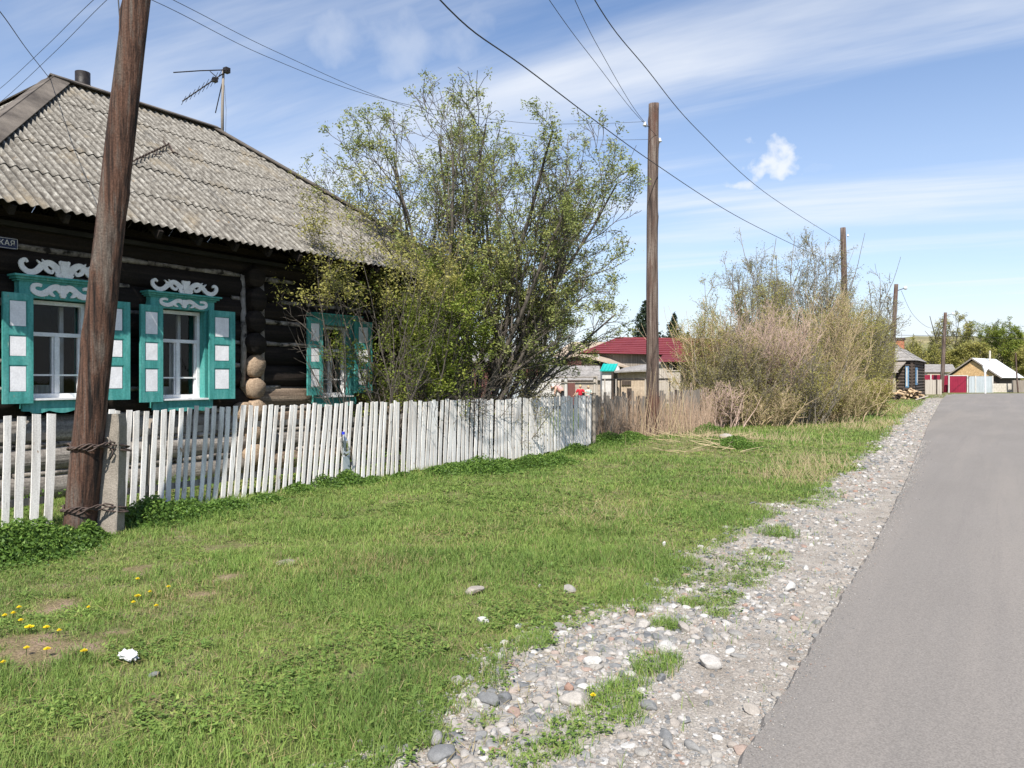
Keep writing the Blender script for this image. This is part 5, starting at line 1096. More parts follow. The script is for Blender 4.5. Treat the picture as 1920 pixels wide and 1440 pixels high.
# ------------------------------------------------------------------ yards and houses beyond the fence
class Yard:
    def __init__(s, name, label, cat, u, d, rz=None, kind=None):
        b = D(u, 0, d); b[2] = 0; s.u, s.d = u, d; s.t = thing(name, b, label, cat, rz=YAW if rz is None else rz)
    def x(s, u, dy=0): return (u - 960) / F * (s.d + dy) - (s.u - 960) / F * s.d
    def z(s, v, dy=0): return CH + (HOR - v) / F * (s.d + dy)
def planks_wall(mb, x0, x1, y, z0, z1, w=.14, th=.03, seed=0, topfn=None):
    r_ = random.Random(seed); x_ = x0
    while x_ < x1 - .01:
        w_ = min(w * r_.uniform(.8, 1.15), x1 - x_); zt = z1 if topfn is None else topfn(x_ + w_ / 2)
        mb.box((x_ + .004, y - th + r_.uniform(-.006, .006), z0), (x_ + w_ - .004, y, zt)); x_ += w_
def quad_slab(mb, a, b, c, d, th=.06):
    P_ = [np.array(q, float) for q in (a, b, c, d)]; n_ = unit(np.cross(P_[1] - P_[0], P_[3] - P_[0])); n_ = n_ if n_[2] > 0 else -n_
    mb.add(P_ + [q - n_ * th for q in P_], [(0, 1, 2, 3), (7, 6, 5, 4), (0, 4, 5, 1), (1, 5, 6, 2), (2, 6, 7, 3), (3, 7, 4, 0)])
def rowed(mb, a, b, c, d, rows, step=.05, th=.03):
    """roof slope a-b eave, d-c ridge, in overlapping rows"""
    a, b, c, d = [np.array(q, float) for q in (a, b, c, d)]; n_ = unit(np.cross(b - a, d - a)); n_ = n_ if n_[2] > 0 else -n_
    for i in range(rows):
        s, e = i / rows, (i + 1.05) / rows; e = min(e, 1); quad_slab(mb, a + (d - a) * s + n_ * step, b + (c - b) * s + n_ * step, b + (c - b) * e + n_ * .004, a + (d - a) * e + n_ * .004, th)
# red metal roofed house
Y_ = Yard('red_roof_house', 'house with a long dark red metal roof behind the straight pole', 'house', 1200, 52); t = Y_.t; X, Z = Y_.x, Y_.z
eL, eR = (X(1088), 0, Z(662)), (X(1420), 0, Z(669)); rL, rR = (X(1160, 4), 4, Z(633, 4)), (X(1420, 4), 4, Z(637, 4)); bL, bR = (X(1088), 8.5, Z(662)), (X(1420), 8.5, Z(669))
mb = MB(); rowed(mb, eL, eR, rR, rL, 9); rowed(mb, bL, bR, rR, rL, 9); rowed(mb, eL, bL, rL, rL, 9)
mb.beam(rL, rR, .18, .08); mb.beam(eL, rL, .14, .08); mb.build('roof', M['red_roof'], t, local=True)
mb = MB(); planks_wall(mb, X(1110, .6), X(1234, .6), .6, 0, Z(664, .6), .18, seed=1); mb.box((X(1108, .7), .66, 0), (X(1415, .7), 8, Z(667, .7))); mb.build('wall', M['plank_grey'], t, local=True)
mb = MB(); rowed(mb, (X(1232, -3), -3, Z(679, -3)), (X(1330, -3), -3, Z(679, -3)), (X(1330, 1), 1, Z(662, 1)), (X(1246, 1), 1, Z(662, 1)), 5); mb.build('porch_roof', M['red_roof'], t, local=True)
mb = MB(); planks_wall(mb, X(1229, -2.6), X(1250, -2.6), -2.6, 0, Z(680, -2.6), .13, seed=2); planks_wall(mb, X(1250, -2.6), X(1276, -2.6), -2.58, 0, Z(695, -2.6), .13, seed=3); mb.build('porch_wall', M['plank_tan'], t, local=True)
mb = MB(); mb.box((X(1250, -2.5), -2.5, Z(695, -2.5)), (X(1330, -2.5), -2.4, Z(680, -2.5)))
mb.build('porch_opening', M['dark_room'], t, local=True)
mb = MB()
for u in (1256, 1260, 1275): mb.box((X(u, -2.6) - .03, -2.66, Z(695, -2.6)), (X(u, -2.6) + .03, -2.6, Z(681, -2.6)))
mb.box((X(1250, -2.6), -2.68, Z(696, -2.6)), (X(1276, -2.6), -2.62, Z(694, -2.6))); mb.build('porch_bars', M['plank_tan'], t, local=True)
mb = MB(); mb.box((X(1122, .5), .5, Z(684, .5)), (X(1136, .5), .56, Z(672, .5))); mb.build('window', M['dark_room'], t, local=True)
# tan roofed house
Y_ = Yard('tan_roof_house', 'house with a plain tan roof left of and behind the red roof', 'house', 1080, 66); t = Y_.t; X, Z = Y_.x, Y_.z
mb = MB(); rowed(mb, (X(1030), 0, Z(670)), (X(1150), 0, Z(670)), (X(1150, 5), 5, Z(641, 5)), (X(1073, 5), 5, Z(641, 5)), 5, .03); rowed(mb, (X(1030), 0, Z(670)), (X(1030), 10, Z(670)), (X(1073, 5), 5, Z(641, 5)), (X(1073, 5), 5, Z(641, 5)), 4, .03); mb.build('roof', M['roof_tan'], t, local=True)
mb = MB(); mb.box((X(1036), .6, 0), (X(1145), 9, Z(671))); mb.build('wall', M['plank_dark'], t, local=True)
mb = MB().tube([(X(1106), 1, Z(672)), (X(1106), 1, Z(640))], .05, 6); mb.build('flue', M['black_metal'], t, local=True)
mb = MB(); ax0 = (X(1139, 4), 4, Z(632, 4)); mb.tube([(ax0[0], 4, Z(642, 4)), ax0], .03, 5)
for k, w_ in ((0, .6), (.25, .45), (.5, .3)): mb.tube([(ax0[0] - w_, 4, ax0[2] - k), (ax0[0] + w_, 4, ax0[2] - k)], .02, 4)
mb.build('aerial', M['black_metal'], t, local=True)
# gabled plank barn
Y_ = Yard('gabled_shed', 'low gabled shed of dark and reddish planks left of the teal roof', 'shed', 1090, 48); t = Y_.t; X, Z = Y_.x, Y_.z
ap = Z(664); zl = Z(677); zr = Z(691); xl, xa, xr = X(1030), X(1083), X(1188)
mb = MB(); quad_slab(mb, (xl, -.3, zl), (xl, 6, zl), (xa, 6, ap), (xa, -.3, ap), .10); quad_slab(mb, (xr, -.3, zr), (xr, 6, zr + .3), (xa + 2.2, 6, ap + .1), (xa, -.3, ap), .10); mb.build('roof', M['roof_tan'], t, local=True)
def gt(x_): return (zl + (ap - zl) * (x_ - xl) / (xa - xl) if x_ < xa else ap + (zr - ap) * (x_ - xa) / (xr - xa)) - .12
mb = MB(); planks_wall(mb, xl + .2, X(1062), 0, 0, 0, .16, seed=4, topfn=gt); planks_wall(mb, X(1090), X(1150), 0, 0, 0, .16, seed=5, topfn=gt); mb.build('wall', M['plank_dark'], t, local=True)
mb = MB(); planks_wall(mb, X(1062), X(1090), -.01, 0, 0, .16, seed=6, topfn=gt); mb.build('wall', M['plank_red'], t, local=True)
mb = MB(); mb.box((X(1113), -.06, Z(684)), (X(1122), 0, Z(679))); mb.build('window', M['dark_room'], t, local=True)
mb = MB().tube([(X(1124), .6, Z(676)), (X(1124), .6, Z(664))], .05, 6).tube([(X(1124), .6, Z(668)), (X(1124), .6, Z(665))], .09, 6); mb.build('flue', M['whitewash'], t, local=True)
# long grey roofed shed
Y_ = Yard('grey_roof_shed', 'long low shed with a pale grey sheet roof in front of the gabled one', 'shed', 1070, 44); t = Y_.t; X, Z = Y_.x, Y_.z
mb = MB(); rowed(mb, (X(1018), 0, Z(713)), (X(1128), 0, Z(713)), (X(1124, 2.2), 2.2, Z(686, 2.2)), (X(1030, 2.2), 2.2, Z(685, 2.2)), 3, .02); mb.build('roof', M['roof_grey'], t, local=True)
mb = MB()
for k in range(5): mb.box((X(1016), .2 + .01 * (k % 2), Z(737) + k * .16), (X(1052), .26 + .01 * (k % 2), Z(737) + k * .16 + .15))
mb.box((X(1052), .22, 0), (X(1126), .28, Z(714))); mb.build('wall', M['board_h'], t, local=True)
mb = MB(); mb.box((X(1063), -.06, 0), (X(1078), .0, Z(716))); mb.build('door', M['plank_red'], t, local=True)
# grey house behind the tree
Y_ = Yard('grey_roof_house', 'low house with a weathered grey roof half hidden by the rowan branches', 'house', 960, 50); t = Y_.t; X, Z = Y_.x, Y_.z
mb = MB(); rowed(mb, (X(872), 0, Z(678)), (X(1022), 0, Z(680)), (X(1010, 3), 3, Z(648, 3)), (X(890, 3), 3, Z(646, 3)), 4, .03); mb.build('roof', M['roof_grey'], t, local=True)
mb = MB(); mb.box((X(880), .4, 0), (X(1016), 6, Z(680))); mb.build('wall', M['plank_red'], t, local=True)
mb = MB(); mb.box((X(968), .3, Z(686)), (X(1030), .38, Z(680))); mb.build('fascia', M['osb'], t, local=True)
Y_ = Yard('film_frame', 'low white film covered frame behind the fence, right of the rowan trunk', 'greenhouse', 950, 36); t = Y_.t; X, Z = Y_.x, Y_.z
mb = MB(); pf = [(X(928), 0), (X(930), Z(705)), (X(940), Z(694)), (X(955), Z(689)), (X(970), Z(695)), (X(978), Z(706)), (X(980), 0)]
mb.prism(pf, lambda a, b, t_: (a, t_, b), 0, 3); mb.build('film_cover', M['zinc'], t, local=True)
Y_ = Yard('pale_board_wall', 'pale board wall behind the garden rail fence', 'wall', 980, 40); t = Y_.t; X, Z = Y_.x, Y_.z
mb = MB()
for k in range(5): mb.box((X(962), .01 * (k % 2), .1 + k * .3), (X(1052), .05 + .01 * (k % 2), .1 + k * .3 + .285))
mb.build('boards', M['whitewash'], t, local=True)
# teal outhouse
Y_ = Yard('outhouse', 'tiny white outhouse with a bright teal tin roof', 'outhouse', 1140, 43); t = Y_.t; X, Z = Y_.x, Y_.z
mb = MB(); quad_slab(mb, (X(1124), -.2, Z(695)), (X(1150), -.2, Z(695)), (X(1157, .9), .9, Z(682, .9)), (X(1131, .9), .9, Z(682, .9)), .05)
for k in range(5): a = np.array((X(1124) + .19 * k + .06, -.2, Z(695) + .02)); b = np.array((X(1131, .9) + .19 * k + .06, .9, Z(682, .9) + .02)); mb.beam(a, b, .03, .03)
mb.build('roof', M['teal_metal'], t, local=True); mb = MB(); mb.box((X(1129), 0, 0), (X(1146), .9, Z(695))); mb.build('wall', M['whitewash'], t, local=True)
mb = MB(); quad_slab(mb, (X(1150) + .01, -.2, Z(696)), (X(1161), -.1, Z(694)), (X(1162, .9), .9, Z(690, .9)), (X(1157, .9) + .01, .9, Z(683, .9)), .04); mb.build('gable_board', M['whitewash'], t, local=True)
# brown roofed lean-to
Y_ = Yard('lean_to', 'lean-to shed with a brownish sheet roof between teal roof and pole', 'shed', 1180, 45); t = Y_.t; X, Z = Y_.x, Y_.z
mb = MB(); quad_slab(mb, (X(1150), -.4, Z(697)), (X(1225), -.4, Z(693)), (X(1240, 2), 2, Z(678, 2)), (X(1172, 2), 2, Z(689, 2)), .07); mb.build('roof', M['roof_grey'], t, local=True)
mb = MB(); planks_wall(mb, X(1158), X(1222), 0, 0, Z(697), .2, seed=8); mb.build('wall', M['roof_tan'], t, local=True)
mb = MB(); mb.box((X(1165), -.12, Z(722)), (X(1183), -.06, Z(714)))
for k in range(6): mb.box((X(1165) + .1 * k, -.14, Z(722)), (X(1165) + .1 * k + .03, -.12, Z(714)))
mb.build('window', M['plank_dark'], t, local=True)
# garden rail fence with white posts, dark pipe frame
Y_ = Yard('rail_fence', 'garden rail fence with thick white posts behind the white pickets', 'fence', 1060, 30); t = Y_.t; X, Z = Y_.x, Y_.z
for u, r_ in ((1008, .07), (1061, .065), (1115, .055), (1119, .03)): MB().tube([(X(u), 0, 0), (X(u), 0, 1.0), (X(u), 0, Z(705))], r_, 8).build('post', M['whitewash'] if u < 1100 else M['plank_tan'], t, local=True)
for v in (706.5, 716.5): MB().tube([(X(960), -.08, Z(v)), (X(1040), -.08, Z(v) - .02), (X(1118), -.08, Z(v + .5))], .022, 5).build('rail', M['plank_grey'], t, local=True)
Y_ = Yard('pipe_frame', 'dark pipe frame fence behind the dry reeds', 'fence', 1190, 32); t = Y_.t; X, Z = Y_.x, Y_.z
for v in (711, 713): MB().tube([(X(1128), 0, Z(v)), (X(1256), 0, Z(v - 1))], .022, 5).build('rail', M['black_metal'], t, local=True)
for u in (1134, 1155, 1163, 1210, 1256): MB().tube([(X(u), 0, 0), (X(u), 0, Z(711))], .03, 6).build('post', M['black_metal'] if u in (1163, 1256) else M['plank_tan'], t, local=True)
# old grey plank fence that carries on after the white one
t = thing('plank_fence', (fxl(20), 20, 0), 'old grey plank fence behind the dry reeds past the white fence', 'fence'); rp = random.Random(4); y = 16.3
while y < 24.5:
    w_ = rp.uniform(.10, .16)
    if rp.random() < .85: x_ = fxl(y) - .5; MB().box((x_ - .02, y, 0), (x_, y + w_ - .012, 1.2 + rp.uniform(-.15, .08))).build('plank', M['plank_grey'] if rp.random() < .8 else M['plank_dark'], t)
    y += w_
for zr_ in (.35, .95): MB().beam((fxl(16.3) - .545, 16.3, zr_), (fxl(24.5) - .545, 24.5, zr_), .04, .08).build('rail', M['plank_grey'], t)
o = MB().tube([(fxl(15.98) + .03, 15.98, -.1), (fxl(15.98) + .03, 15.98, 1.27)], .045, 8).build('fence_post', M['plank_grey']); tag(o, 'grey end post where the white fence stops at the reeds', 'post')
o = MB().tube([D(1180, 0, 21.5) * (1, 1, 0), D(1180, 728, 21.5)], .07, 8).build('fence_post', M['plank_dark']); tag(o, 'dark short post standing among the dry reeds', 'post')

# people in the garden
def skin_body(name, pts, edges, rad, m_, parent, sub=2):
    loc, rz = FRAME[parent]; me = bpy.data.meshes.new(name); me.from_pydata([tuple(p) for p in pts], edges, []); me.materials.append(m_); o = bpy.data.objects.new(name, me); C.objects.link(o); o.parent = parent; FRAME[o] = FRAME[parent]
    md = o.modifiers.new('skin', 'SKIN'); md.use_smooth_shade = True
    for i, r_ in enumerate(rad): me.skin_vertices[0].data[i].radius = (r_, r_)
    me.skin_vertices[0].data[0].use_root = True
    s = o.modifiers.new('sub', 'SUBSURF'); s.levels = sub; s.render_levels = sub; return o
def limb_hand(mbx, p, d, s=1.0):
    p = np.array(p, float); d = unit(d); sd = unit(np.cross(d, (0, 1, .2)))
    mbx.tube([p, p + d * .045 * s, p + d * .08 * s], [.018 * s, .03 * s, .026 * s], 8)
    for k in range(4): q = p + d * .075 * s + sd * (.018 * (k - 1.5)) * s; mbx.tube([q, q + d * (.035 + .006 * (k in (1, 2))) * s, q + (d * .06 + np.array((0, .015, -.01))) * s], [.008 * s, .0075 * s, .005 * s], 5)
    q = p + d * .03 * s - sd * .028 * s; mbx.tube([q, q + (d * .02 - sd * .02) * s, q + (d * .045 - sd * .025) * s], [.01 * s, .009 * s, .006 * s], 5)
def head_mesh(t, c, r_, m_skin, m_hair, face=(0, -1, 0), hat=None):
    tv, tf = ico(3); V = []; f_ = unit(face); side = unit(np.cross((0, 0, 1), f_))
    for p in tv:
        a, b, z = p @ f_, p @ side, p[2]; k = 1 + .10 * math.exp(-((a - 1) ** 2 * 20 + b * b * 60 + (z + .1) ** 2 * 12)) - .05 * math.exp(-((a - .85) ** 2 * 20 + (abs(b) - .35) ** 2 * 60 + (z - .08) ** 2 * 60)); w_ = .78 if z > -.3 else .78 + (z + .3) * .35
        V.append(c + f_ * a * r_ * .92 * k + side * b * r_ * w_ + np.array((0, 0, z * r_ * 1.12)))
    V = np.array(V); mesh_obj('head', V, tf, m_skin, t, True, True)
    hv = [(p + (p - c) * .07) for p in V]; hf = [tuple(f) for f in tf.tolist() if all(((tv[i] @ f_) < .35 and tv[i][2] > -.35) or tv[i][2] > .45 for i in f)]
    mesh_obj('hair' if hat is None else 'headscarf', hv, hf, m_hair if hat is None else hat, t, True, True)
    ey = MB()
    for s in (-1, 1): q = c + f_ * r_ * .84 + side * s * r_ * .3 + (0, 0, .05 * r_); ey.tube([q, q + f_ * .012], .012, 6)
    ey.tube([c + f_ * r_ * .86 + side * .03 + (0, 0, -.5 * r_), c + f_ * r_ * .88 + (0, 0, -.52 * r_), c + f_ * r_ * .86 - side * .03 + (0, 0, -.5 * r_)], .007, 5); ey.build('facial_features', M['cloth_black'], t, local=True)
def person_standing(u, d, H, label, shirt, pants, hair, arms, facing):
    b = D(u, 0, d); b[2] = 0; t = thing('person', b, label, 'person', rz=YAW); s = H
    P_ = [(0, 0, .50), (0, 0, .60), (0, 0, .72), (0, 0, .80), (0, 0, .86),
          (.06, 0, .48), (.075, .0, .27), (.08, .01, .05), (.085, -.06, .02), (-.06, 0, .48), (-.075, 0, .27), (-.08, .01, .05), (-.085, -.06, .02), (.10, 0, .775), (-.10, 0, .775)] + arms
    P_ = [np.array(p) * s for p in P_]; E_ = [(0, 1), (1, 2), (2, 3), (3, 4), (0, 5), (5, 6), (6, 7), (7, 8), (0, 9), (9, 10), (10, 11), (11, 12), (3, 13), (3, 14), (13, 15), (15, 16), (14, 17), (17, 18)]
    Rd = [r_ * s for r_ in (.085, .075, .09, .06, .035, .06, .04, .028, .02, .06, .04, .028, .02, .045, .045, .03, .02, .03, .02)]
    skin_body('body', P_, E_, Rd, M['skin'], t)
    skin_body('shirt', [P_[0] + (0, 0, .0), P_[1], P_[2], P_[3], P_[13], P_[15], P_[14], P_[17]], [(0, 1), (1, 2), (2, 3), (3, 4), (4, 5), (3, 6), (6, 7)], [r_ * s for r_ in (.105, .10, .108, .075, .06, .045, .06, .045)], shirt, t)
    skin_body('trousers', [P_[0] + np.array((0, 0, -.01)) * s, P_[5], P_[6], P_[7], P_[9], P_[10], P_[11]], [(0, 1), (1, 2), (2, 3), (0, 4), (4, 5), (5, 6)], [r_ * s for r_ in (.098, .072, .052, .042, .072, .052, .042)], pants, t)
    head_mesh(t, np.array((0, -.01, .925)) * s, .072 * s, M['skin'], hair, facing); hm = MB(); limb_hand(hm, P_[16], P_[16] - P_[15], s / 1.6); limb_hand(hm, P_[18], P_[18] - P_[17], s / 1.6); hm.build('hands', M['skin'], t, True, True)
person_standing(1088, 42, 1.26, 'child in a red shirt and dark trousers with arms held out, behind the fence', M['cloth_red'], M['cloth_black'], M['hair_fair'], [(.19, -.05, .68), (.30, -.12, .66), (-.19, -.03, .66), (-.27, -.02, .56)], (.2, -1, 0))
person_standing(1103, 43.5, 1.20, 'child in a pale patterned shirt right of the one in red', M['cloth_pale'], M['cloth_pink'], M['hair_fair'], [(.16, -.03, .65), (.17, -.06, .52), (-.19, -.05, .69), (-.30, -.08, .66)], (-.4, -1, 0))
# adult bending down to the left
b = D(1050, 0, 40); b[2] = 0; t = thing('person', b, 'adult in pink with a white headscarf bending over, left of the two children', 'person', rz=YAW)
P_ = [(.12, 0, .92), (.0, -.02, 1.06), (-.14, -.04, 1.14), (-.24, -.05, 1.17), (-.31, -.06, 1.17), (.16, -.10, .86), (.10, -.12, .47), (.16, -.10, .08), (.05, -.14, .04), (.16, .10, .86), (.18, .06, .47), (.24, .10, .08), (.14, .12, .04), (-.22, -.20, 1.10), (-.22, .12, 1.10), (-.30, -.22, .86), (-.24, -.26, .64), (-.34, .12, .86), (-.34, .06, .64)]
P_ = [np.array(p) for p in P_]; E_ = [(0, 1), (1, 2), (2, 3), (3, 4), (0, 5), (5, 6), (6, 7), (7, 8), (0, 9), (9, 10), (10, 11), (11, 12), (3, 13), (3, 14), (13, 15), (15, 16), (14, 17), (17, 18)]
skin_body('body', P_, E_, [.14, .13, .13, .09, .055, .10, .065, .045, .03, .10, .065, .045, .03, .06, .06, .045, .03, .045, .03], M['skin'], t)
skin_body('blouse', [P_[0], P_[1], P_[2], P_[3], P_[13], P_[14]], [(0, 1), (1, 2), (2, 3), (3, 4), (3, 5)], [.17, .16, .16, .115, .085, .085], M['cloth_pink'], t)
skin_body('trousers', [P_[0], P_[5], P_[6], P_[7], P_[9], P_[10], P_[11]], [(0, 1), (1, 2), (2, 3), (0, 4), (4, 5), (5, 6)], [.165, .12, .085, .07, .12, .085, .07], M['cloth_black'], t)
head_mesh(t, np.array((-.40, -.07, 1.19)), .105, M['skin'], None, (-.8, -.4, -.35), hat=M['cloth_white']); hm = MB(); limb_hand(hm, P_[16], (0, -.1, -1)); limb_hand(hm, P_[18], (0, -.1, -1)); hm.build('hands', M['skin'], t, True, True)

# ------------------------------------------------------------------ far end of the street
def box_house(t, x0, x1, y0, y1, zw, zr, over, roofM, wallM, axis_='y', hip=0.0, logs=True, rows=5):
    mb = MB()
    if logs:
        n = int(zw / .25)
        for k in range(n):
            z = zw * (k + .5) / n; r_ = zw / n * .56
            for yy in (y0, y1): mb.tube([(x0 - .2, yy, z), (x1 + .2, yy, z)], r_, 8)
            for xx in (x0, x1): mb.tube([(xx, y0 - .2, z), (xx, y1 + .2, z)], r_ * .99, 8)
    else: mb.box((x0, y0, 0), (x1, y1, zw))
    mb.build('wall', wallM, t, local=True); X0, X1, Y0, Y1 = x0 - over, x1 + over, y0 - over, y1 + over; xm = (x0 + x1) / 2; mb = MB()
    A, B, C_, D_ = (X0, Y0, zw), (X1, Y0, zw), (X1, Y1, zw), (X0, Y1, zw); R0, R1 = (xm, Y0 + hip, zr), (xm, Y1 - hip, zr)
    rowed(mb, B, C_, R1, R0, rows, .03, .03); rowed(mb, A, D_, R1, R0, rows, .03, .03)
    if hip: rowed(mb, A, B, R0, R0, rows, .03, .03); rowed(mb, D_, C_, R1, R1, rows, .03, .03)
    mb.beam(R0, R1, .2, .08); mb.beam(B, R0, .12, .07) if hip else None; mb.build('roof', roofM, t, local=True)
t = thing('far_log_house', (-8.0, 73.0, 0), 'small dark log house with a grey hip roof and brick chimney at the far bend', 'house')
box_house(t, -1.7, 1.5, -4, 4.5, 3.05, 4.45, .35, M['roof_grey'], M['plank_dark'], hip=1.9)
MB().box((-.35, 1.2, 3.9), (.35, 1.9, 4.95)).build('chimney', M['brick'], t, local=True); MB().box((-.42, 1.13, 4.95), (.42, 1.97, 5.15)).build('chimney_cap', M['plank_dark'], t, local=True)
for yy in (-2.6,):
    wpt = MB().box((1.66, yy - .5, 1.1), (1.74, yy + .5, 2.5)).build('window', M['blue_paint'], t, local=True); MB().box((1.745, yy - .32, 1.25), (1.76, yy + .32, 2.3)).build('pane', M['whitewash'], wpt, local=True)
wpt = MB().box((1.05, -4.3, .9), (1.3, -4.2, 2.6)).build('window', M['blue_paint'], t, local=True); MB().box((1.1, -4.32, 1.0), (1.2, -4.301, 2.5)).build('pane', M['whitewash'], wpt, local=True)
mb = MB(); quad_slab(mb, (-1.9, -6.2, 1.75), (.3, -6.2, 1.75), (1.1, -4.3, 2.95), (-1.9, -4.3, 2.95), .05)
for k in range(4): mb.beam((-1.9, -6.2 + .47 * k, 1.79 + .29 * k), (.3 + .2 * k, -6.2 + .47 * k, 1.79 + .29 * k), .03, .02)
mb.build('porch_roof', M['plank_grey'], t, local=True)
mb = MB().tube([(-1.8, -6.1, 0), (-1.8, -6.1, 1.75)], .07, 6).tube([(.2, -6.1, 0), (.2, -6.1, 1.75)], .07, 6); mb.build('porch_post', M['plank_dark'], t, local=True)
Y_ = Yard('board_shed', 'brown board shed with a ragged lean roof left of the firewood', 'shed', 1667, 60); t = Y_.t; X, Z = Y_.x, Y_.z
mb = MB()
for k in range(9): mb.box((X(1655), .02 * (k % 2), .16 * k), (X(1680), .05 + .02 * (k % 2), .16 * k + .15))
mb.box((X(1655), .1, 0), (X(1680), 1.8, Z(699))); mb.build('wall', M['board_h'], t, local=True)
mb = MB(); quad_slab(mb, (X(1638), -.3, Z(700)), (X(1681), -.3, Z(697)), (X(1681), 2, Z(693)), (X(1638), 2, Z(695)), .05); mb.build('roof', M['plank_tan'], t, local=True)
mb = MB()
for u in (1640, 1645, 1651): mb.tube([(X(u), -.1, 0), (X(u), -.1, Z(699))], .06, 6)
mb.build('post', M['plank_dark'], t, local=True)
b = D(1700, 0, 57.5); b[2] = 0; t = thing('firewood_heap', b, 'heap of split firewood in front of the far log house', 'firewood', rz=YAW); rw = random.Random(3)
for k in range(70):
    x_ = rw.uniform(-1.25, 1.15); hmax = .85 - .3 * abs(x_) ** 1.5; z_ = rw.uniform(.06, max(.1, hmax)); y_ = rw.uniform(-.5, .5) * (1 - z_ * .6); a = rw.uniform(-.9, .9); l_ = rw.uniform(.2, .32); c = np.array((x_, y_, z_)); dv = np.array((math.sin(a) * .7, -math.cos(a), rw.uniform(-.3, .3))); r_ = rw.uniform(.05, .10)
    lg = MB().tube([c - dv * l_, c + dv * l_], r_, 7).build('firewood_log', M['log_cut'] if rw.random() < .6 else M['plank_dark'], t, local=True)
def panel_fence(name, label, u0, u1, v0, v1, d, m_, vertical=True, rz=None, cat='fence', post=None, pm=None, wv=.12):
    Y_ = Yard(name, label, cat, (u0 + u1) / 2, d); X, Z = Y_.x, Y_.z; mb = MB(); x_ = X(u0); r_ = random.Random(int(u0))
    while x_ < X(u1) - .01: w_ = min(wv, X(u1) - x_); mb.box((x_ + .004, r_.uniform(-.004, .004) + (.012 if int(x_ / wv) % 2 else 0), 0), (x_ + w_ - .004, .03, Z(v0) + (r_.uniform(-.03, .03) if m_ in (M['plank_grey'], M['plank_tan']) else 0))); x_ += w_
    mb.build('boards', m_, Y_.t, local=True)
    for u in post or []: MB().box((X(u) - .07, -.05, 0), (X(u) + .07, -.008, Z(v0) + .06)).build('post', pm or M['whitewash'], Y_.t, local=True)
    return Y_
panel_fence('plank_fence', 'grey plank fence between the far house and the far lamp pole', 1722, 1766, 712, 730, 78, M['plank_tan'], post=(1733, 1756), pm=M['plank_dark'])
panel_fence('metal_fence', 'maroon sheet metal fence topping the grey planks by the far house', 1727, 1766, 703, 712, 86, M['maroon'], post=(1745,))
panel_fence('metal_fence', 'narrow maroon fence panel left of the maroon gate', 1768, 1777, 704, 733, 89, M['maroon'])
Y_ = panel_fence('metal_gate', 'wide maroon metal gate with pale posts at the road bend', 1781, 1812, 705, 734, 88, M['maroon'], post=(1779, 1814), cat='gate')
MB().box((Y_.x(1779), -.04, Y_.z(705)), (Y_.x(1814), -.006, Y_.z(703.5))).build('top_rail', M['whitewash'], Y_.t, local=True)
panel_fence('metal_fence', 'grey zinc sheet fence right of the maroon gate', 1817, 1861, 705.5, 735, 88, M['zinc'], post=(1829, 1861), wv=.25)
Y_ = Yard('gas_pole', 'white post with a funnel shaped top in front of the zinc fence', 'post', 1848, 84); t = Y_.t; X, Z = Y_.x, Y_.z
MB().tube([(X(1847.5), 0, 0), (X(1847), 0, Z(698)), (X(1847), 0, Z(690))], [.10, .10, .14], 8).build('post_shaft', M['bare_tin'], t, local=True)
mb = MB(); mb.add([(X(1842), -.05, Z(686)), (X(1855), -.05, Z(686)), (X(1849), -.05, Z(697)), (X(1846), -.05, Z(697)), (X(1842), .15, Z(686)), (X(1855), .15, Z(686)), (X(1849), .15, Z(697)), (X(1846), .15, Z(697))], [(0, 1, 2, 3), (7, 6, 5, 4), (0, 4, 5, 1), (1, 5, 6, 2), (2, 6, 7, 3), (3, 7, 4, 0)]); mb.build('funnel', M['bare_tin'], t, local=True)
# barn with white roof: near gable faces us
b = D(1824, 0, 96); b[2] = 0; t = thing('barn', b, 'barn with a shining white roof and tan boarded gable', 'barn', rz=R(-15)); w2_ = 2.9; zw = CH + (HOR - 706) / F * 96; za = CH + (HOR - 671) / F * 96
mb = MB(); quad_slab(mb, (w2_ + .4, -.4, zw - .15), (w2_ + .4, 9, zw - .15), (0, 9, za), (0, -.4, za), .06); mb.build('roof', M['bare_tin'], t, local=True)
mb = MB(); quad_slab(mb, (-w2_ - .4, -.4, zw - .15), (-w2_ - .4, 9, zw - .15), (-.01, 9, za - .01), (-.01, -.4, za - .01), .06); mb.beam((-w2_ - .4, -.43, zw - .22), (0, -.43, za - .08), .05, .16); mb.beam((w2_ + .4, -.43, zw - .22), (0, -.43, za - .08), .05, .16); mb.build('roof', M['plank_grey'], t, local=True)
mb = MB(); mb.prism([(-w2_ + .3, zw + .05), (w2_ - .3, zw + .05), (0, za - .35)], lambda a, b_, t_: (a, t_, b_), -.12, -.05); mb.build('gable', M['osb'], t, local=True)
mb = MB(); mb.prism([(-w2_, 0), (w2_, 0), (w2_, zw), (0, za - .15), (-w2_, zw)], lambda a, b_, t_: (a, t_, b_), 0, 8.6); mb.build('wall', M['plank_dark'], t, local=True)
mb = MB(); mb.box((w2_ + .003, .1, 0), (w2_ + .06, 8.5, .75)); mb.build('plinth', M['block_grey'], t, local=True)
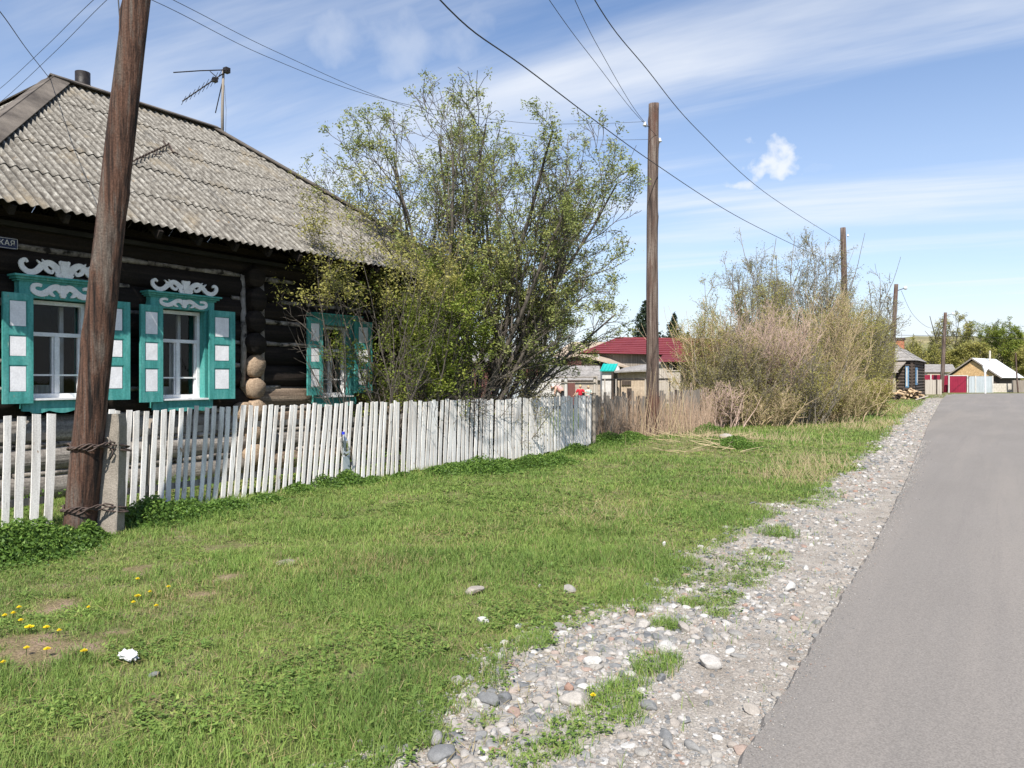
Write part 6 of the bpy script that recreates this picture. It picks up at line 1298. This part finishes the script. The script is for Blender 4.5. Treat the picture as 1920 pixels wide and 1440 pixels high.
MB().tube([(.6, 4.5, za - .6), (.6, 4.5, za + 1.0)], .11, 8).build('flue', M['block_grey'], t, local=True)
Y_ = Yard('block_wall', 'pale block wall right of the zinc fence below the barn', 'wall', 1880, 90); X, Z = Y_.x, Y_.z; mb = MB()
for k in range(4):
    for q in range(9): mb.box((X(1862) + .4 * q + .2 * (k % 2) - .2, 0, .26 * k), (X(1862) + .4 * q + .2 * (k % 2) + .185, .2, .26 * k + .25))
mb.build('blocks', M['block_grey'], Y_.t, local=True)
panel_fence('plank_fence', 'grey plank fence running off the right edge past the barn', 1897, 2040, 713, 737, 89, M['plank_grey'])
Y_ = Yard('whitewashed_house', 'low whitewashed house with pale roof behind the maroon fence', 'house', 1748, 100); t = Y_.t; X, Z = Y_.x, Y_.z
mb = MB(); mb.box((X(1720), 0, 0), (X(1790), 5, Z(700))); mb.build('wall', M['whitewash'], t, local=True)
mb = MB(); rowed(mb, (X(1718), -.3, Z(698)), (X(1792), -.3, Z(698)), (X(1786, 3), 3, Z(683, 3)), (X(1724, 3), 3, Z(683, 3)), 3, .03); mb.build('roof', M['roof_grey'], t, local=True)
mb = MB(); mb.box((X(1738), -.1, Z(704)), (X(1768), -.02, Z(697))); mb.build('panel', M['roof_tan'], t, local=True)
o = MB().beam(D(1716, 0, 56) * (1, 1, 0) + (0, 0, .06), D(1740, 0, 56) * (1, 1, 0) + (0, 0, .35), .1, .06).build('timber_beam', M['plank_tan']); tag(o, 'pale timber lying on the grass by the firewood', 'timber')
# sparse far wood on the hill
P = []
rh = np.random.RandomState(9)
for k in range(420):
    u = rh.uniform(1500, 2100); d_ = rh.uniform(150, 300); p = ray(u) * d_; hh = rh.uniform(2, 4.5); q = rh.normal(size=(60, 3)) * (1.6, 1.6, hh * .4) + (p[0], p[1], hh * .6); P.append(q)
P = np.concatenate(P); P = P[P[:, 2] > 0]; V, Fs = leaf_cloud(P, 1, .8, rh, aspect=.6); tag(mesh_obj('far_bushes', V, Fs, M['leaf_olive'], attr=np.repeat(rh.rand(len(P)), 4)), kind='stuff')
print('total objects', len(bpy.data.objects))
